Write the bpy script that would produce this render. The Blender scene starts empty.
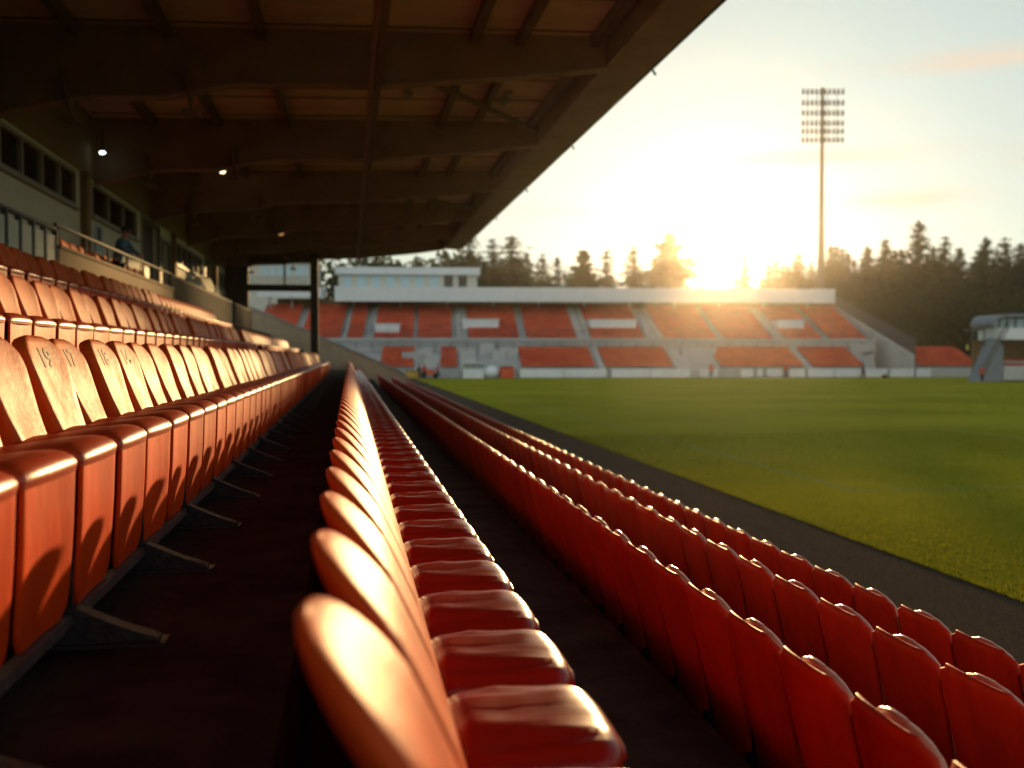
import bpy, math, random
from mathutils import Vector, Matrix, noise
random.seed(7)
R = math.radians
S = bpy.context.scene
COL = S.collection
CZ = 2.8                 # eye height above the pitch
F = 995.0                # focal length in pixels
YAW = R(9.25)
SUN_AZ, SUN_EL = R(20.8), R(5.6)

# ------------------------------------------------------------------ materials
def nodes_of(name):
    m = bpy.data.materials.new(name); m.use_nodes = True
    nt = m.node_tree
    return m, nt, nt.nodes['Principled BSDF']

def mat(name, col, rough=.6, spec=.5, metal=0., var=.0, vscale=6., bump=0., bscale=60., coat=0., col2=None, detail=4., stretch=None, rvar=0., jit=0.):
    m, nt, b = nodes_of(name)
    b.inputs['Roughness'].default_value = rough
    b.inputs['Specular IOR Level'].default_value = spec
    b.inputs['Metallic'].default_value = metal
    b.inputs['Coat Weight'].default_value = coat
    b.inputs['Coat Roughness'].default_value = .25
    c = (*col, 1)
    tc = nt.nodes.new('ShaderNodeTexCoord')
    mp = nt.nodes.new('ShaderNodeMapping')
    nt.links.new(tc.outputs['Object'], mp.inputs['Vector'])
    oi = nt.nodes.new('ShaderNodeObjectInfo')
    ad = nt.nodes.new('ShaderNodeVectorMath'); ad.operation = 'MULTIPLY_ADD'
    ad.inputs[1].default_value = (31, 17, 23); 
    nt.links.new(oi.outputs['Random'], ad.inputs[0])
    nt.links.new(mp.outputs['Vector'], ad.inputs[2])
    if stretch: mp.inputs['Scale'].default_value = stretch
    if var or col2:
        n = nt.nodes.new('ShaderNodeTexNoise'); n.inputs['Scale'].default_value = vscale; n.inputs['Detail'].default_value = detail
        n.inputs['Roughness'].default_value = .65
        nt.links.new(ad.outputs[0], n.inputs['Vector'])
        r = nt.nodes.new('ShaderNodeValToRGB')
        c2 = col2 or tuple(min(1, x*(1+var)) for x in col)
        c1 = col if col2 else tuple(x*(1-var) for x in col)
        r.color_ramp.elements[0].position = .32; r.color_ramp.elements[1].position = .7
        r.color_ramp.elements[0].color = (*c1, 1); r.color_ramp.elements[1].color = (*c2, 1)
        nt.links.new(n.outputs['Fac'], r.inputs['Fac'])
        if jit:      # each seat has faded a little differently
            hv = nt.nodes.new('ShaderNodeHueSaturation'); jr = nt.nodes.new('ShaderNodeMapRange')
            jr.inputs['To Min'].default_value = 1-jit; jr.inputs['To Max'].default_value = 1+jit*.6
            nt.links.new(oi.outputs['Random'], jr.inputs['Value']); nt.links.new(jr.outputs[0], hv.inputs['Value'])
            nt.links.new(r.outputs['Color'], hv.inputs['Color']); nt.links.new(hv.outputs[0], b.inputs['Base Color'])
        else: nt.links.new(r.outputs['Color'], b.inputs['Base Color'])
        if rvar:
            mr = nt.nodes.new('ShaderNodeMapRange')
            mr.inputs['From Min'].default_value = .3; mr.inputs['From Max'].default_value = .7
            mr.inputs['To Min'].default_value = rough-rvar; mr.inputs['To Max'].default_value = rough+rvar
            nt.links.new(n.outputs['Fac'], mr.inputs['Value']); nt.links.new(mr.outputs[0], b.inputs['Roughness'])
    else:
        b.inputs['Base Color'].default_value = c
    if bump:
        n2 = nt.nodes.new('ShaderNodeTexNoise'); n2.inputs['Scale'].default_value = bscale; n2.inputs['Detail'].default_value = 5
        nt.links.new(ad.outputs[0], n2.inputs['Vector'])
        bp = nt.nodes.new('ShaderNodeBump'); bp.inputs['Strength'].default_value = bump; bp.inputs['Distance'].default_value = .02
        nt.links.new(n2.outputs['Fac'], bp.inputs['Height']); nt.links.new(bp.outputs['Normal'], b.inputs['Normal'])
    return m

def emit(name, col, strength):
    m, nt, b = nodes_of(name)
    b.inputs['Base Color'].default_value = (*col, 1)
    b.inputs['Emission Color'].default_value = (*col, 1)
    b.inputs['Emission Strength'].default_value = strength
    return m

M = dict(
    back_l=mat('worn_orange_plastic', (.66,.100,.008), .50, .17, var=.2, vscale=9, bump=.10, bscale=45, rvar=.09, jit=.10, stretch=(1,1,.5)),
    skirt=mat('orange_seat_front', (.84,.072,.003), .45, .08, var=.22, vscale=4, bump=.22, bscale=8, stretch=(1,1.6,.5), jit=.16),
    pan_l=mat('glossy_orange_seat', (.52,.050,.008), .36, .38, var=.15, vscale=8, bump=.05, bscale=40),
    back_c=mat('padded_red_orange', (.74,.080,.010), .5, .14, var=.2, vscale=6, bump=.10, bscale=30),
    vinyl=mat('creased_red_vinyl', (.40,.014,.005), .27, .32, var=.15, vscale=6, bump=.06, bscale=14, stretch=(.35,2.4,1)),
    back_r=mat('red_seat_shell', (.62,.030,.005), .5, .16, var=.2, vscale=5, bump=.08, bscale=25, stretch=(1,1,.4), jit=.18),
    pad_r=mat('red_pad_sun_glint', (.78,.30,.20), .28, .5, var=.12, vscale=9, bump=.15, bscale=18),  # pale sun glint on the pad tops is put into the base colour
    digit=mat('dark_digit_paint', (.03,.010,.006), .6),
    steel=mat('dark_seat_steel', (.035,.032,.032), .55, .3, metal=.3, var=.4, vscale=30, bump=.3, bscale=60),
    railsteel=mat('worn_rail_steel', (.17,.155,.14), .45, .5, metal=.5, var=.35, vscale=20, bump=.2, bscale=60),
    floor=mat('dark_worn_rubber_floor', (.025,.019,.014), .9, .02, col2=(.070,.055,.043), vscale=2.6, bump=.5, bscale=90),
    concrete=mat('weathered_concrete', (.30,.29,.27), .85, .3, var=.18, vscale=1.3, bump=.15, bscale=25),
    beige=mat('beige_rendered_wall', (.22,.145,.07), .85, .3, var=.12, vscale=1.5, bump=.1, bscale=30),
    cream=mat('cream_painted_wall', (.62,.60,.50), .8, .3, var=.07, vscale=1.2, bump=.06, bscale=30),
    endwall=mat('tan_end_wall', (.36,.28,.18), .85, .3, var=.15, vscale=1.2, bump=.1, bscale=20),
    steelbeam=mat('brown_painted_steel', (.27,.17,.11), .6, .3, var=.2, vscale=1.4),
    deck=mat('brown_roof_boards', (.64,.45,.32), .8, .3, var=.22, vscale=1.1, bump=.1, bscale=12, stretch=(.5,1,1)),
    flange=mat('brown_flange_lit_tone', (.30,.17,.10), .6, .3, var=.25, vscale=2),  # slightly lighter than the beam: its lit underside put into the colour
    purlin=mat('brown_purlin_timber', (.16,.095,.06), .75, .3, var=.2, vscale=2),
    redpipe=mat('red_oxide_pipe', (.24,.045,.025), .55, .4, var=.2, vscale=3),
    darkcol=mat('dark_brown_column', (.055,.042,.033), .7, .3, var=.2, vscale=2),
    frame=mat('grey_window_frame', (.28,.26,.22), .6, .4),
    rail=mat('grey_railing_steel', (.10,.105,.10), .7, .2, var=.15, vscale=8),
    slat=mat('grey_slat_panel', (.075,.075,.068), .8, .1, var=.1, vscale=2),
    door=mat('dark_door_and_opening', (.035,.026,.02), .6),
    track=mat('dark_cinder_track', (.026,.019,.014), .95, .0, col2=(.17,.125,.085), vscale=60, bump=.9, bscale=120, detail=8),
    cinder=mat('pale_cinder_grains', (.07,.055,.04), .9, .1, col2=(.24,.20,.15), vscale=30),
    ground=mat('bare_grassy_ground', (.06,.07,.025), .95, .2, var=.3, vscale=.2),
    line=mat('faded_pitch_paint', (.26,.28,.10), .9, .0, var=.45, vscale=12),
    roofwhite=mat('white_roof_sheet', (.72,.74,.74), .5, .5, var=.05, vscale=.8),
    farcon=mat('pale_terrace_concrete', (.40,.41,.40), .85, .3, var=.1, vscale=.3),
    farstep=mat('grey_aisle_concrete', (.46,.46,.44), .85, .3, var=.1, vscale=.9),
    sidegrey=mat('blue_grey_cladding', (.20,.23,.25), .7, .3, var=.12, vscale=.8),
    farseat=mat('orange_bucket_plastic', (.55,.095,.040), .7, .2, var=.25, vscale=.5),
    board=mat('white_board_vinyl', (.70,.73,.75), .5, .5, var=.08, vscale=.7),
    boardleg=mat('board_support', (.15,.15,.15), .6),
    whitebox=mat('white_dugout_shell', (.70,.74,.76), .4, .5, var=.06, vscale=1),
    mast=mat('galvanised_mast', (.06,.08,.075), .7, .2, var=.1, vscale=.4),
    lamphead=mat('dark_green_lamp_housing', (.03,.05,.045), .5, .5),
    trunk=mat('conifer_bark', (.07,.045,.03), .9, .2, var=.3, vscale=3),
    poster=mat('pale_blue_poster', (.45,.52,.60), .6),
    posterpic=mat('dark_poster_picture', (.07,.06,.09), .6),
    cloth_w=mat('white_sheet_fabric', (.72,.68,.56), .8, .3, var=.1, vscale=4),
    skin=mat('person_skin', (.42,.22,.15), .55, .4),
    hair=mat('dark_brown_hair', (.035,.015,.01), .6),
    shirt_b=mat('blue_shirt', (.07,.16,.26), .8, .2),
    jacket_r=mat('red_orange_jacket', (.60,.07,.025), .75, .2),
    jacket_d=mat('dark_jacket', (.04,.035,.04), .8, .2),
    vest_y=mat('yellow_vest', (.55,.60,.05), .75, .2),
    trouser=mat('dark_trousers', (.03,.03,.04), .85, .2),
    bag=mat('black_kit_bag', (.02,.02,.022), .7, .3, var=.2, vscale=4),
    roller=mat('orange_machine_paint', (.62,.09,.03), .5, .5),
    tyre=mat('black_rubber', (.02,.02,.02), .85, .2),
    yellowpaint=mat('yellow_crate_paint', (.55,.36,.06), .6, .4),
    lamp_w=emit('cool_white_lamp', (.75,1.,.9), 5),
    lamp_o=emit('warm_lamp', (1.,.68,.38), 5),
    lamp_d=emit('dim_warm_lamp', (1.,.5,.2), .4),
)

# dark window glass
m, nt, b = nodes_of('dark_glass'); b.inputs['Base Color'].default_value = (.012,.010,.009,1); b.inputs['Roughness'].default_value = .12
b.inputs['Specular IOR Level'].default_value = .5
M['glass'] = m
m, nt, b = nodes_of('clear_pale_glass'); b.inputs['Base Color'].default_value = (.45,.62,.68,1); b.inputs['Roughness'].default_value = .2
M['paleglass'] = m

# needles / leaves (a little light passes through)
def leafmat(name, c1, c2, trans=.35):
    m, nt, b = nodes_of(name)
    oi = nt.nodes.new('ShaderNodeObjectInfo'); tc = nt.nodes.new('ShaderNodeTexCoord')
    n = nt.nodes.new('ShaderNodeTexNoise'); n.inputs['Scale'].default_value = .55; n.inputs['Detail'].default_value = 4
    nt.links.new(tc.outputs['Object'], n.inputs['Vector'])
    a = nt.nodes.new('ShaderNodeMath'); a.operation = 'MULTIPLY_ADD'; a.inputs[1].default_value = .5
    nt.links.new(oi.outputs['Random'], a.inputs[0]); nt.links.new(n.outputs['Fac'], a.inputs[2])
    r = nt.nodes.new('ShaderNodeValToRGB'); r.color_ramp.elements[0].position = .35; r.color_ramp.elements[1].position = 1.05-.1
    r.color_ramp.elements[0].color = (*c1,1); r.color_ramp.elements[1].color = (*c2,1)
    nt.links.new(a.outputs[0], r.inputs['Fac']); nt.links.new(r.outputs['Color'], b.inputs['Base Color'])
    b.inputs['Roughness'].default_value = .7; b.inputs['Specular IOR Level'].default_value = .0 if 'blade' in name else .2
    t = nt.nodes.new('ShaderNodeBsdfTranslucent'); nt.links.new(r.outputs['Color'], t.inputs['Color'])
    mx = nt.nodes.new('ShaderNodeMixShader'); mx.inputs['Fac'].default_value = trans
    out = nt.nodes['Material Output']
    nt.links.new(b.outputs[0], mx.inputs[1]); nt.links.new(t.outputs[0], mx.inputs[2]); nt.links.new(mx.outputs[0], out.inputs['Surface'])
    return m
M['needle'] = leafmat('conifer_needles', (.018,.042,.013), (.040,.070,.020))
M['blade'] = leafmat('grass_blade', (.15,.175,.010), (.27,.26,.018), .5)
M['leaf'] = leafmat('broadleaf_foliage', (.030,.050,.016), (.062,.080,.024))

# pitch grass: mowing tone, clumps, blade bump
m, nt, b = nodes_of('pitch_turf')
tc = nt.nodes.new('ShaderNodeTexCoord')
n1 = nt.nodes.new('ShaderNodeTexNoise'); n1.inputs['Scale'].default_value = .12; n1.inputs['Detail'].default_value = 6
n2 = nt.nodes.new('ShaderNodeTexNoise'); n2.inputs['Scale'].default_value = 9; n2.inputs['Detail'].default_value = 6; n2.inputs['Roughness'].default_value = .75
w = nt.nodes.new('ShaderNodeTexWave'); w.inputs['Scale'].default_value = .028; w.bands_direction = 'Y'; w.inputs['Distortion'].default_value = .4
for x in (n1, n2, w): nt.links.new(tc.outputs['Object'], x.inputs['Vector'])
mx = nt.nodes.new('ShaderNodeMath'); mx.operation = 'MULTIPLY_ADD'; mx.inputs[1].default_value = .55
nt.links.new(n2.outputs['Fac'], mx.inputs[0]); nt.links.new(n1.outputs['Fac'], mx.inputs[2])
mw = nt.nodes.new('ShaderNodeMath'); mw.operation = 'MULTIPLY_ADD'; mw.inputs[1].default_value = .10
nt.links.new(w.outputs['Fac'], mw.inputs[0]); nt.links.new(mx.outputs[0], mw.inputs[2])
r = nt.nodes.new('ShaderNodeValToRGB')
r.color_ramp.elements[0].position = .5; r.color_ramp.elements[0].color = (.19,.19,.014,1)
r.color_ramp.elements[1].position = 1.1-.12; r.color_ramp.elements[1].color = (.33,.30,.024,1)
nt.links.new(mw.outputs[0], r.inputs['Fac']); nt.links.new(r.outputs[0], b.inputs['Base Color'])
b.inputs['Roughness'].default_value = .85; b.inputs['Specular IOR Level'].default_value = .0
bp = nt.nodes.new('ShaderNodeBump'); bp.inputs['Strength'].default_value = .9; bp.inputs['Distance'].default_value = .05
n3 = nt.nodes.new('ShaderNodeTexNoise'); n3.inputs['Scale'].default_value = 28; n3.inputs['Detail'].default_value = 4
nt.links.new(tc.outputs['Object'], n3.inputs['Vector'])
nt.links.new(n3.outputs['Fac'], bp.inputs['Height']); nt.links.new(bp.outputs[0], b.inputs['Normal'])
M['turf'] = m

# ------------------------------------------------------------------ mesh helpers
class MB:
    def __init__(s): s.v = []; s.f = []; s.sm = []
    def add(s, vs, fs, smooth=False):
        o = len(s.v); s.v += [tuple(p) for p in vs]
        for f in fs: s.f.append([i+o for i in f]); s.sm.append(smooth)
        return s
    def box(s, x0, x1, y0, y1, z0, z1, bev=0.):
        vs = [(x,y,z) for x in (x0,x1) for y in (y0,y1) for z in (z0,z1)]
        return s.add(vs, [(0,1,3,2),(4,6,7,5),(0,4,5,1),(2,3,7,6),(0,2,6,4),(1,5,7,3)])
    def hexa(s, a, b):           # two matching quads
        return s.add(list(a)+list(b), [(3,2,1,0),(4,5,6,7),(0,1,5,4),(1,2,6,5),(2,3,7,6),(3,0,4,7)])
    def prism(s, pts, off):      # polygon pts extruded by vector off
        n = len(pts); off = Vector(off)
        vs = [Vector(p) for p in pts] + [Vector(p)+off for p in pts]
        fs = [list(range(n))[::-1], list(range(n, 2*n))] + [(i, (i+1)%n, n+(i+1)%n, n+i) for i in range(n)]
        return s.add(vs, fs)
    def tube(s, pts, rad, n=8, smooth=True):
        pts = [Vector(p) for p in pts]; vs = []; fs = []
        rs = rad if isinstance(rad, (list, tuple)) else [rad]*len(pts)
        for i, p in enumerate(pts):
            d = (pts[min(i+1, len(pts)-1)] - pts[max(i-1, 0)]).normalized()
            up = Vector((0,0,1)) if abs(d.z) < .9 else Vector((0,1,0))
            a = d.cross(up).normalized(); c = a.cross(d)
            for k in range(n):
                t = 2*math.pi*k/n; vs.append(p + (a*math.cos(t)+c*math.sin(t))*rs[i])
        for i in range(len(pts)-1):
            for k in range(n): fs.append((i*n+k, i*n+(k+1)%n, (i+1)*n+(k+1)%n, (i+1)*n+k))
        s.add(vs, fs, smooth)
        s.add(vs[:n], [list(range(n))[::-1]]); s.add(vs[-n:], [list(range(n))])
        return s
    def ball(s, c, r, sz=(1,1,1), nu=12, nv=8):
        vs = [(c[0], c[1], c[2]-r*sz[2])]; fs = []
        for j in range(1, nv):
            t = -math.pi/2 + math.pi*j/nv
            for k in range(nu):
                p = 2*math.pi*k/nu
                vs.append((c[0]+r*sz[0]*math.cos(t)*math.cos(p), c[1]+r*sz[1]*math.cos(t)*math.sin(p), c[2]+r*sz[2]*math.sin(t)))
        vs.append((c[0], c[1], c[2]+r*sz[2])); L = len(vs)-1
        for k in range(nu):
            fs.append((0, 1+(k+1)%nu, 1+k)); fs.append((L, L-nu+k, L-nu+(k+1)%nu))
            for j in range(nv-2):
                a = 1+j*nu+k; bb = 1+j*nu+(k+1)%nu; fs.append((a, bb, bb+nu, a+nu))
        return s.add(vs, fs, True)
    def mesh(s, name, mats):
        me = bpy.data.meshes.new(name); me.from_pydata(s.v, [], s.f)
        me.polygons.foreach_set('use_smooth', s.sm)
        for mm in (mats if isinstance(mats, (list, tuple)) else [mats]): me.materials.append(mm)
        me.update(); return me
    def build(s, name, mats, parent=None, loc=(0,0,0), rz=0.):
        return ob(name, s.mesh(name, mats), parent, loc, rz)

def ob(name, me, parent=None, loc=(0,0,0), rz=0.):
    o = bpy.data.objects.new(name, me); COL.objects.link(o)
    o.location = loc; o.rotation_euler.z = rz
    if parent: o.parent = parent
    return o
def tag(o, label=None, cat=None, group=None, kind=None):
    if label: o['label'] = label
    if cat: o['category'] = cat
    if group: o['group'] = group
    if kind: o['kind'] = kind
    return o
def empty(name, loc=(0,0,0), rz=0.): 
    o = ob(name, None, None, loc, rz); o.empty_display_size = .2; return o

def sp(x, e): return math.copysign(abs(x)**e, x)
def shell(path, Wf, Tf, nsec=20, nt=14, e=2.6, curve=0., ycurve=None, disp=None, ts=None):
    """closed loft along a path in the xz plane; superelliptic section of half width Wf(t), half thickness Tf(t)"""
    P = [Vector((p[0], 0, p[1])) for p in path]
    L = [0]
    for i in range(len(P)-1): L.append(L[-1]+(P[i+1]-P[i]).length)
    def at(t):
        d = t*L[-1]
        for i in range(len(P)-1):
            if d <= L[i+1]+1e-9: break
        k = (d-L[i])/(L[i+1]-L[i]); return P[i].lerp(P[i+1], k)
    mb = MB(); vs = []; fs = []
    ts = ts or [.5-.5*math.cos(math.pi*i/nt) for i in range(nt+1)]
    for t in ts:
        c = at(t); d = (at(min(1, t+.03))-at(max(0, t-.03))).normalized(); n = Vector((d.z, 0, -d.x))
        w = Wf(t); th = Tf(t)
        for k in range(nsec):
            p = 2*math.pi*(k+.5)/nsec
            y = w*sp(math.cos(p), 2/e); o = th*sp(math.sin(p), 2/e)
            cv = (ycurve(t) if ycurve else curve)*y*y
            q = c + n*(o+cv); q.y = y
            if disp: q += n*disp(q, math.sin(p), t)
            vs.append(q)
    nr = len(ts)
    for i in range(nr-1):
        for k in range(nsec): fs.append((i*nsec+k, i*nsec+(k+1)%nsec, (i+1)*nsec+(k+1)%nsec, (i+1)*nsec+k))
    fs.append(list(range(nsec))[::-1]); fs.append(list(range((nr-1)*nsec, nr*nsec)))
    return mb.add(vs, fs, True)
def rnd(t, t0, p=2.):            # 1 until t0, then a quarter ellipse down to ~0 at 1
    if t <= t0: return 1.
    return max(0., 1-((t-t0)/(1-t0))**p)**(1/p)

# ------------------------------------------------------------------ seats
def seat_meshes(kind, lod=0):
    """{part: (MB, material)}; origin on the tread under the hinge, +x towards the pitch"""
    n = (22, 16) if lod == 0 else (8, 5)
    out = {}
    if kind == 'L':
        Wf = lambda t: (.160+.072*min(1, t*1.25))*max(.05, rnd(t, .62, 2.3))*min(1, .8+4*t)
        Tf = lambda t: (.056-.024*t)*max(.3, rnd(t, .95))
        out['backrest'] = (shell([(.015,.50),(-.03,.62),(-.075,.76),(-.13,.915)], Wf, Tf, n[0]+6*(lod==0), n[1]+4*(lod==0), 5., curve=.62), M['back_l'])
        Wp = lambda t: .228*min(1, .75+t*2)
        Tp = lambda t: .020*max(.35, min(1, .4+5*t))*max(.45, rnd(t, .9))
        out['seat_pan'] = (shell([(.0,.528),(.10,.535),(.26,.560),(.345,.567),(.384,.560),(.402,.542),(.405,.516)], Wp, Tp, n[0], n[1]+4*(lod==0), 4.5, curve=.25), M['pan_l'])
        Ws = lambda t: .216*max(.8, rnd(t, .9))*(1-.03*t)
        Ts = lambda t: .013
        out['front_panel'] = (shell([(.378,.535),(.372,.36),(.362,.22),(.354,.105)], Ws, Ts, n[0], n[1]-4, 4, curve=-.35), M['skirt'])
    elif kind == 'C':
        Wf = lambda t: (.236-.004*min(1, t*1.5))*max(.10, rnd(t, .56, 2.7))
        Tf = lambda t: (.028+.014*math.sin(math.pi*min(1, t)))*max(.25, rnd(t, .80, 2.2))
        out['backrest'] = (shell([(.02,.40),(-.02,.55),(-.08,.74),(-.165,.93),(-.265,1.075)], Wf, Tf, n[0]+6*(lod==0), n[1]+8*(lod==0), 2.3, curve=.5), M['back_c'])
        Wp = lambda t: .226*max(.55, rnd(t, .80, 2.4))*min(1, .85+3*t)
        Tp = lambda t: .062*max(.35, rnd(t, .84, 2.2))*min(1, .6+4*t)
        def dsp(q, s, t):
            s = -s
            if s < .1 or lod: return 0.
            v = Vector((q.x*2.0+1.7, q.y*10, 3.1))
            a = noise.noise(v); c = noise.noise(v*2.3+Vector((4,1,0)))
            env = min(1, s*1.6)*min(1, (1-t)*4)*min(1, t*5)
            return -env*(.020*(1-2.6*abs(a)) + .008*(1-2*abs(c)) - .010)
        nn = (40, 22) if lod == 0 else n
        out['seat_pan'] = (shell([(.0,.508),(.13,.505),(.30,.508),(.385,.504)], Wp, Tp, nn[0], nn[1], 3.2, disp=dsp), M['vinyl'])
        out['front_panel'] = (shell([(.33,.46),(.325,.30),(.315,.05)], lambda t: .2492, lambda t: .010, 8, 4, 4), M['skirt'])
        out['rear_sun_skirt'] = (shell([(.0,.47),(.0,.30),(.0,.03)], lambda t: .2492, lambda t: .010, 8, 4, 4), M['skirt'])  # front and rear skirts added so low sun stays off the aisle floor
    else:
        Wf = lambda t: (.165+.074*min(1, t*1.35))*max(.74, rnd(t, .945, 2.0))
        Tf = lambda t: .019*max(.4, rnd(t, .975))
        out['backrest'] = (shell([(.07,.06),(.02,.42),(-.03,.62),(-.075,.80),(-.105,.955)], Wf, Tf, n[0], n[1]+6*(lod==0), 4.5, curve=.45), M['back_r'])
        Wc = lambda t: .205*max(.3, rnd(t, .72, 2.2))
        Tc = lambda t: .034*max(.3, rnd(t, .85, 2))*min(1, .5+3*t)
        out['back_pad'] = (shell([(.065,.47),(.02,.64),(-.02,.80),(-.056,.955)], Wc, Tc, n[0], n[1], 2.6, curve=.4), M['pad_r'])
        Wp = lambda t: .225*max(.5, rnd(t, .85, 2.3))
        Tp = lambda t: .035*max(.4, rnd(t, .88))
        out['seat_pan'] = (shell([(.06,.43),(.2,.435),(.38,.45),(.45,.435)], Wp, Tp, n[0], n[1]-4, 3.2), M['back_r'])
    return out

FWD = Vector((math.sin(YAW), math.cos(YAW), 0)); RGT = Vector((math.cos(YAW), -math.sin(YAW), 0))
def proj(x, y, z):
    """ (u, v, depth) in the picture, good enough for choosing what shows """
    d = x*FWD.x + y*FWD.y
    if d < .05: return None
    return 512 + F*(x*RGT.x+y*RGT.y)/d, 355 - F*(z-CZ)/d, d

ORD1 = ['first','second','third','fourth','fifth','sixth','seventh','eighth','ninth','tenth','eleventh','twelfth','thirteenth','fourteenth','fifteenth','sixteenth','seventeenth','eighteenth','nineteenth']
TENS = ['','','twent','thirt','fort','fift','sixt','sevent','eight','ninet']
def ordinal(n):
    if n < 20: return ORD1[n-1]
    if n < 100: return TENS[n//10]+('ieth' if n % 10 == 0 else 'y-'+ORD1[n % 10-1])
    return 'hundredth' if n == 100 else 'hundred-and-'+ordinal(n-100)

# row: kind, x of hinge, z of tread, pitch, first centre, list of (from, to) spans, label, group
ROWS = [
    ('L', -1.17, -.84, .50, 1.26, [(1.2, 31), (31.9, 39.2)], 'worn orange seat, {} from near end of row with feet in the aisle', 'seats in the row with feet in the dark aisle'),
    ('L', -2.37, -.33, .50, 2.45, [(2.4, 22.2), (23.2, 39.6)], 'golden lit orange seat, {} from near end of second row below gallery', 'seats in the second row below the gallery'),
    ('L', -3.57, .273, .50, 3.30, [(3.2, 28.2)], 'brownish orange seat, {} from near end of top row below gallery', 'seats in the top row below the gallery'),
    ('C', .205, -1.38, .50, 1.20, [(1., 57)], 'padded red round-backed seat, {} from near end of single middle row', 'padded seats in the middle row'),
    ('R', 1.60, -1.985, .50, 1.11, [(1., 56)], 'tall red seat, {} from near end of row beside middle walkway', 'red seats beside the middle walkway'),
    ('R', 2.40, -2.165, .53, 1.77, [(1.5, 56)], 'tall red seat, {} from near end of row second from grass', 'red seats in the row second from the grass'),
    ('R', 3.20, -2.385, .53, 1.86, [(1.8, 56)], 'tall red seat, {} from near end of row along dark track', 'red seats in the row along the dark track'),
    ('L', -4.98, 1.16, .62, 16.4, [(16.2, 26.0)], 'small orange gallery seat behind beige parapet, {} from near end of row', 'seats behind the gallery parapet'),
]
WIDE = {5: 1.06, 6: 1.06}
cand = []
for ri, (kind, hx, fz, pitch, y0, spans, lab, grp) in enumerate(ROWS):
    k = 0; first = None
    while True:
        y = y0 + k*pitch
        if y > spans[-1][1]: break
        if any(a <= y <= b_ for a, b_ in spans):
            tops = [proj(hx+dx, y+dy, CZ+fz+dz) for dx in (-.15, .38) for dy in (-.22, .22) for dz in (.3, .5, .93)]
            tops = [t for t in tops if t]
            vis = [t for t in tops if -2 < t[0] < 1026 and -2 < t[1] < 770]
            cand.append([ri, y, len(vis) >= (2 if first is None else 1), proj(hx, y, CZ+fz+.7)])
            if vis and first is None: first = k
        k += 1
vis = [c for c in cand if c[2]]
hid = [c for c in cand if not c[2]]
area = {0: 1.3, 1: .9, 2: .7, 3: 1., 4: .8, 5: .75, 6: .75, 7: 1.6}
vis.sort(key=lambda c: c[3][2]/area[c[0]])
keep, rest = vis[:298], vis[298:]

protos = {}
for kd in 'LCR':
    protos[kd] = {p: mb.mesh(p, mm) for p, (mb, mm) in seat_meshes(kd).items()}
low = {kd: seat_meshes(kd, 1) for kd in 'LCR'}

# digits painted on the backs
def text_mesh(txt, size):
    cu = bpy.data.curves.new('digits', 'FONT'); cu.body = txt; cu.size = size; cu.align_x = 'CENTER'; cu.align_y = 'CENTER'; cu.resolution_u = 3; cu.offset = .0035
    o = bpy.data.objects.new('digits', cu); COL.objects.link(o)
    bpy.context.view_layer.update()
    me = bpy.data.meshes.new_from_object(o.evaluated_get(bpy.context.evaluated_depsgraph_get()))
    bpy.data.objects.remove(o); bpy.data.curves.remove(cu)
    return me
def number_on(back, seat_y, txt):
    me = text_mesh(txt, .105)
    bm_me = protos['L']['backrest']
    from mathutils.bvhtree import BVHTree
    tr = BVHTree.FromPolygons([v.co for v in bm_me.vertices], [p.vertices[:] for p in bm_me.polygons])
    for v in me.vertices:
        y, z = v.co.x*1.45, v.co.y*1.0+.825
        h = tr.ray_cast(Vector((1, y, z)), Vector((-1, 0, 0)))
        v.co = ((h[0].x if h[0] else -.06)+.0025, y, z)
    me.materials.clear(); me.materials.append(M['digit'])
    o = ob('seat_number', me, back)
    return o
cnt = {}
rank = {}
for c in sorted(vis, key=lambda c: (c[0], c[1])):
    cnt[c[0]] = cnt.get(c[0], 0)+1; rank[id(c)] = cnt[c[0]]
NUM = {}
for c in keep:
    ri, y = c[0], c[1]
    kind, hx, fz, pitch, y0, spans, lab, grp = ROWS[ri]
    e = empty('stadium_seat', (hx, y, CZ+fz), R(random.gauss(0, .15 if kind == 'C' else 1.2)))
    w = WIDE.get(ri, 1.)
    e.scale = (1, w, 1)
    tag(e, lab.format(ordinal(rank[id(c)])), 'seat', grp)
    for p, me in protos[kind].items():
        o = ob(p, me, e)
        if p == 'backrest' and kind == 'L':
            o.rotation_euler.y = R(random.gauss(0, 1.0))
        if p == 'seat_pan' and kind == 'C': o.rotation_euler.z = math.pi if False else 0
        if ri == 0 and p == 'backrest': NUM[round(y, 2)] = o
ys = sorted(NUM)
for y, t in zip([q for q in ys if q > 4.1], ['19', '17', '18', '14']):
    number_on(NUM[y], y, t)

big = MB(); mats_used = []; midx = []
for c in rest + hid:
    ri, y = c[0], c[1]
    kind, hx, fz = ROWS[ri][:3]
    if not c[2] and y < 1.0: continue
    for p, (mb, mm) in low[kind].items():
        if mm not in mats_used: mats_used.append(mm)
        w = WIDE.get(ri, 1.)
        big.add([(x+hx, yy*w+y, z+CZ+fz) for x, yy, z in mb.v], mb.f, True)
        midx += [mats_used.index(mm)]*len(mb.f)
o = big.build('distant_seats', mats_used)
o.data.polygons.foreach_set('material_index', midx)
tag(o, 'far continuation of the orange and red seat rows running to the tan end wall', 'seats', 'distant near-stand seats', 'stuff')

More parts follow.
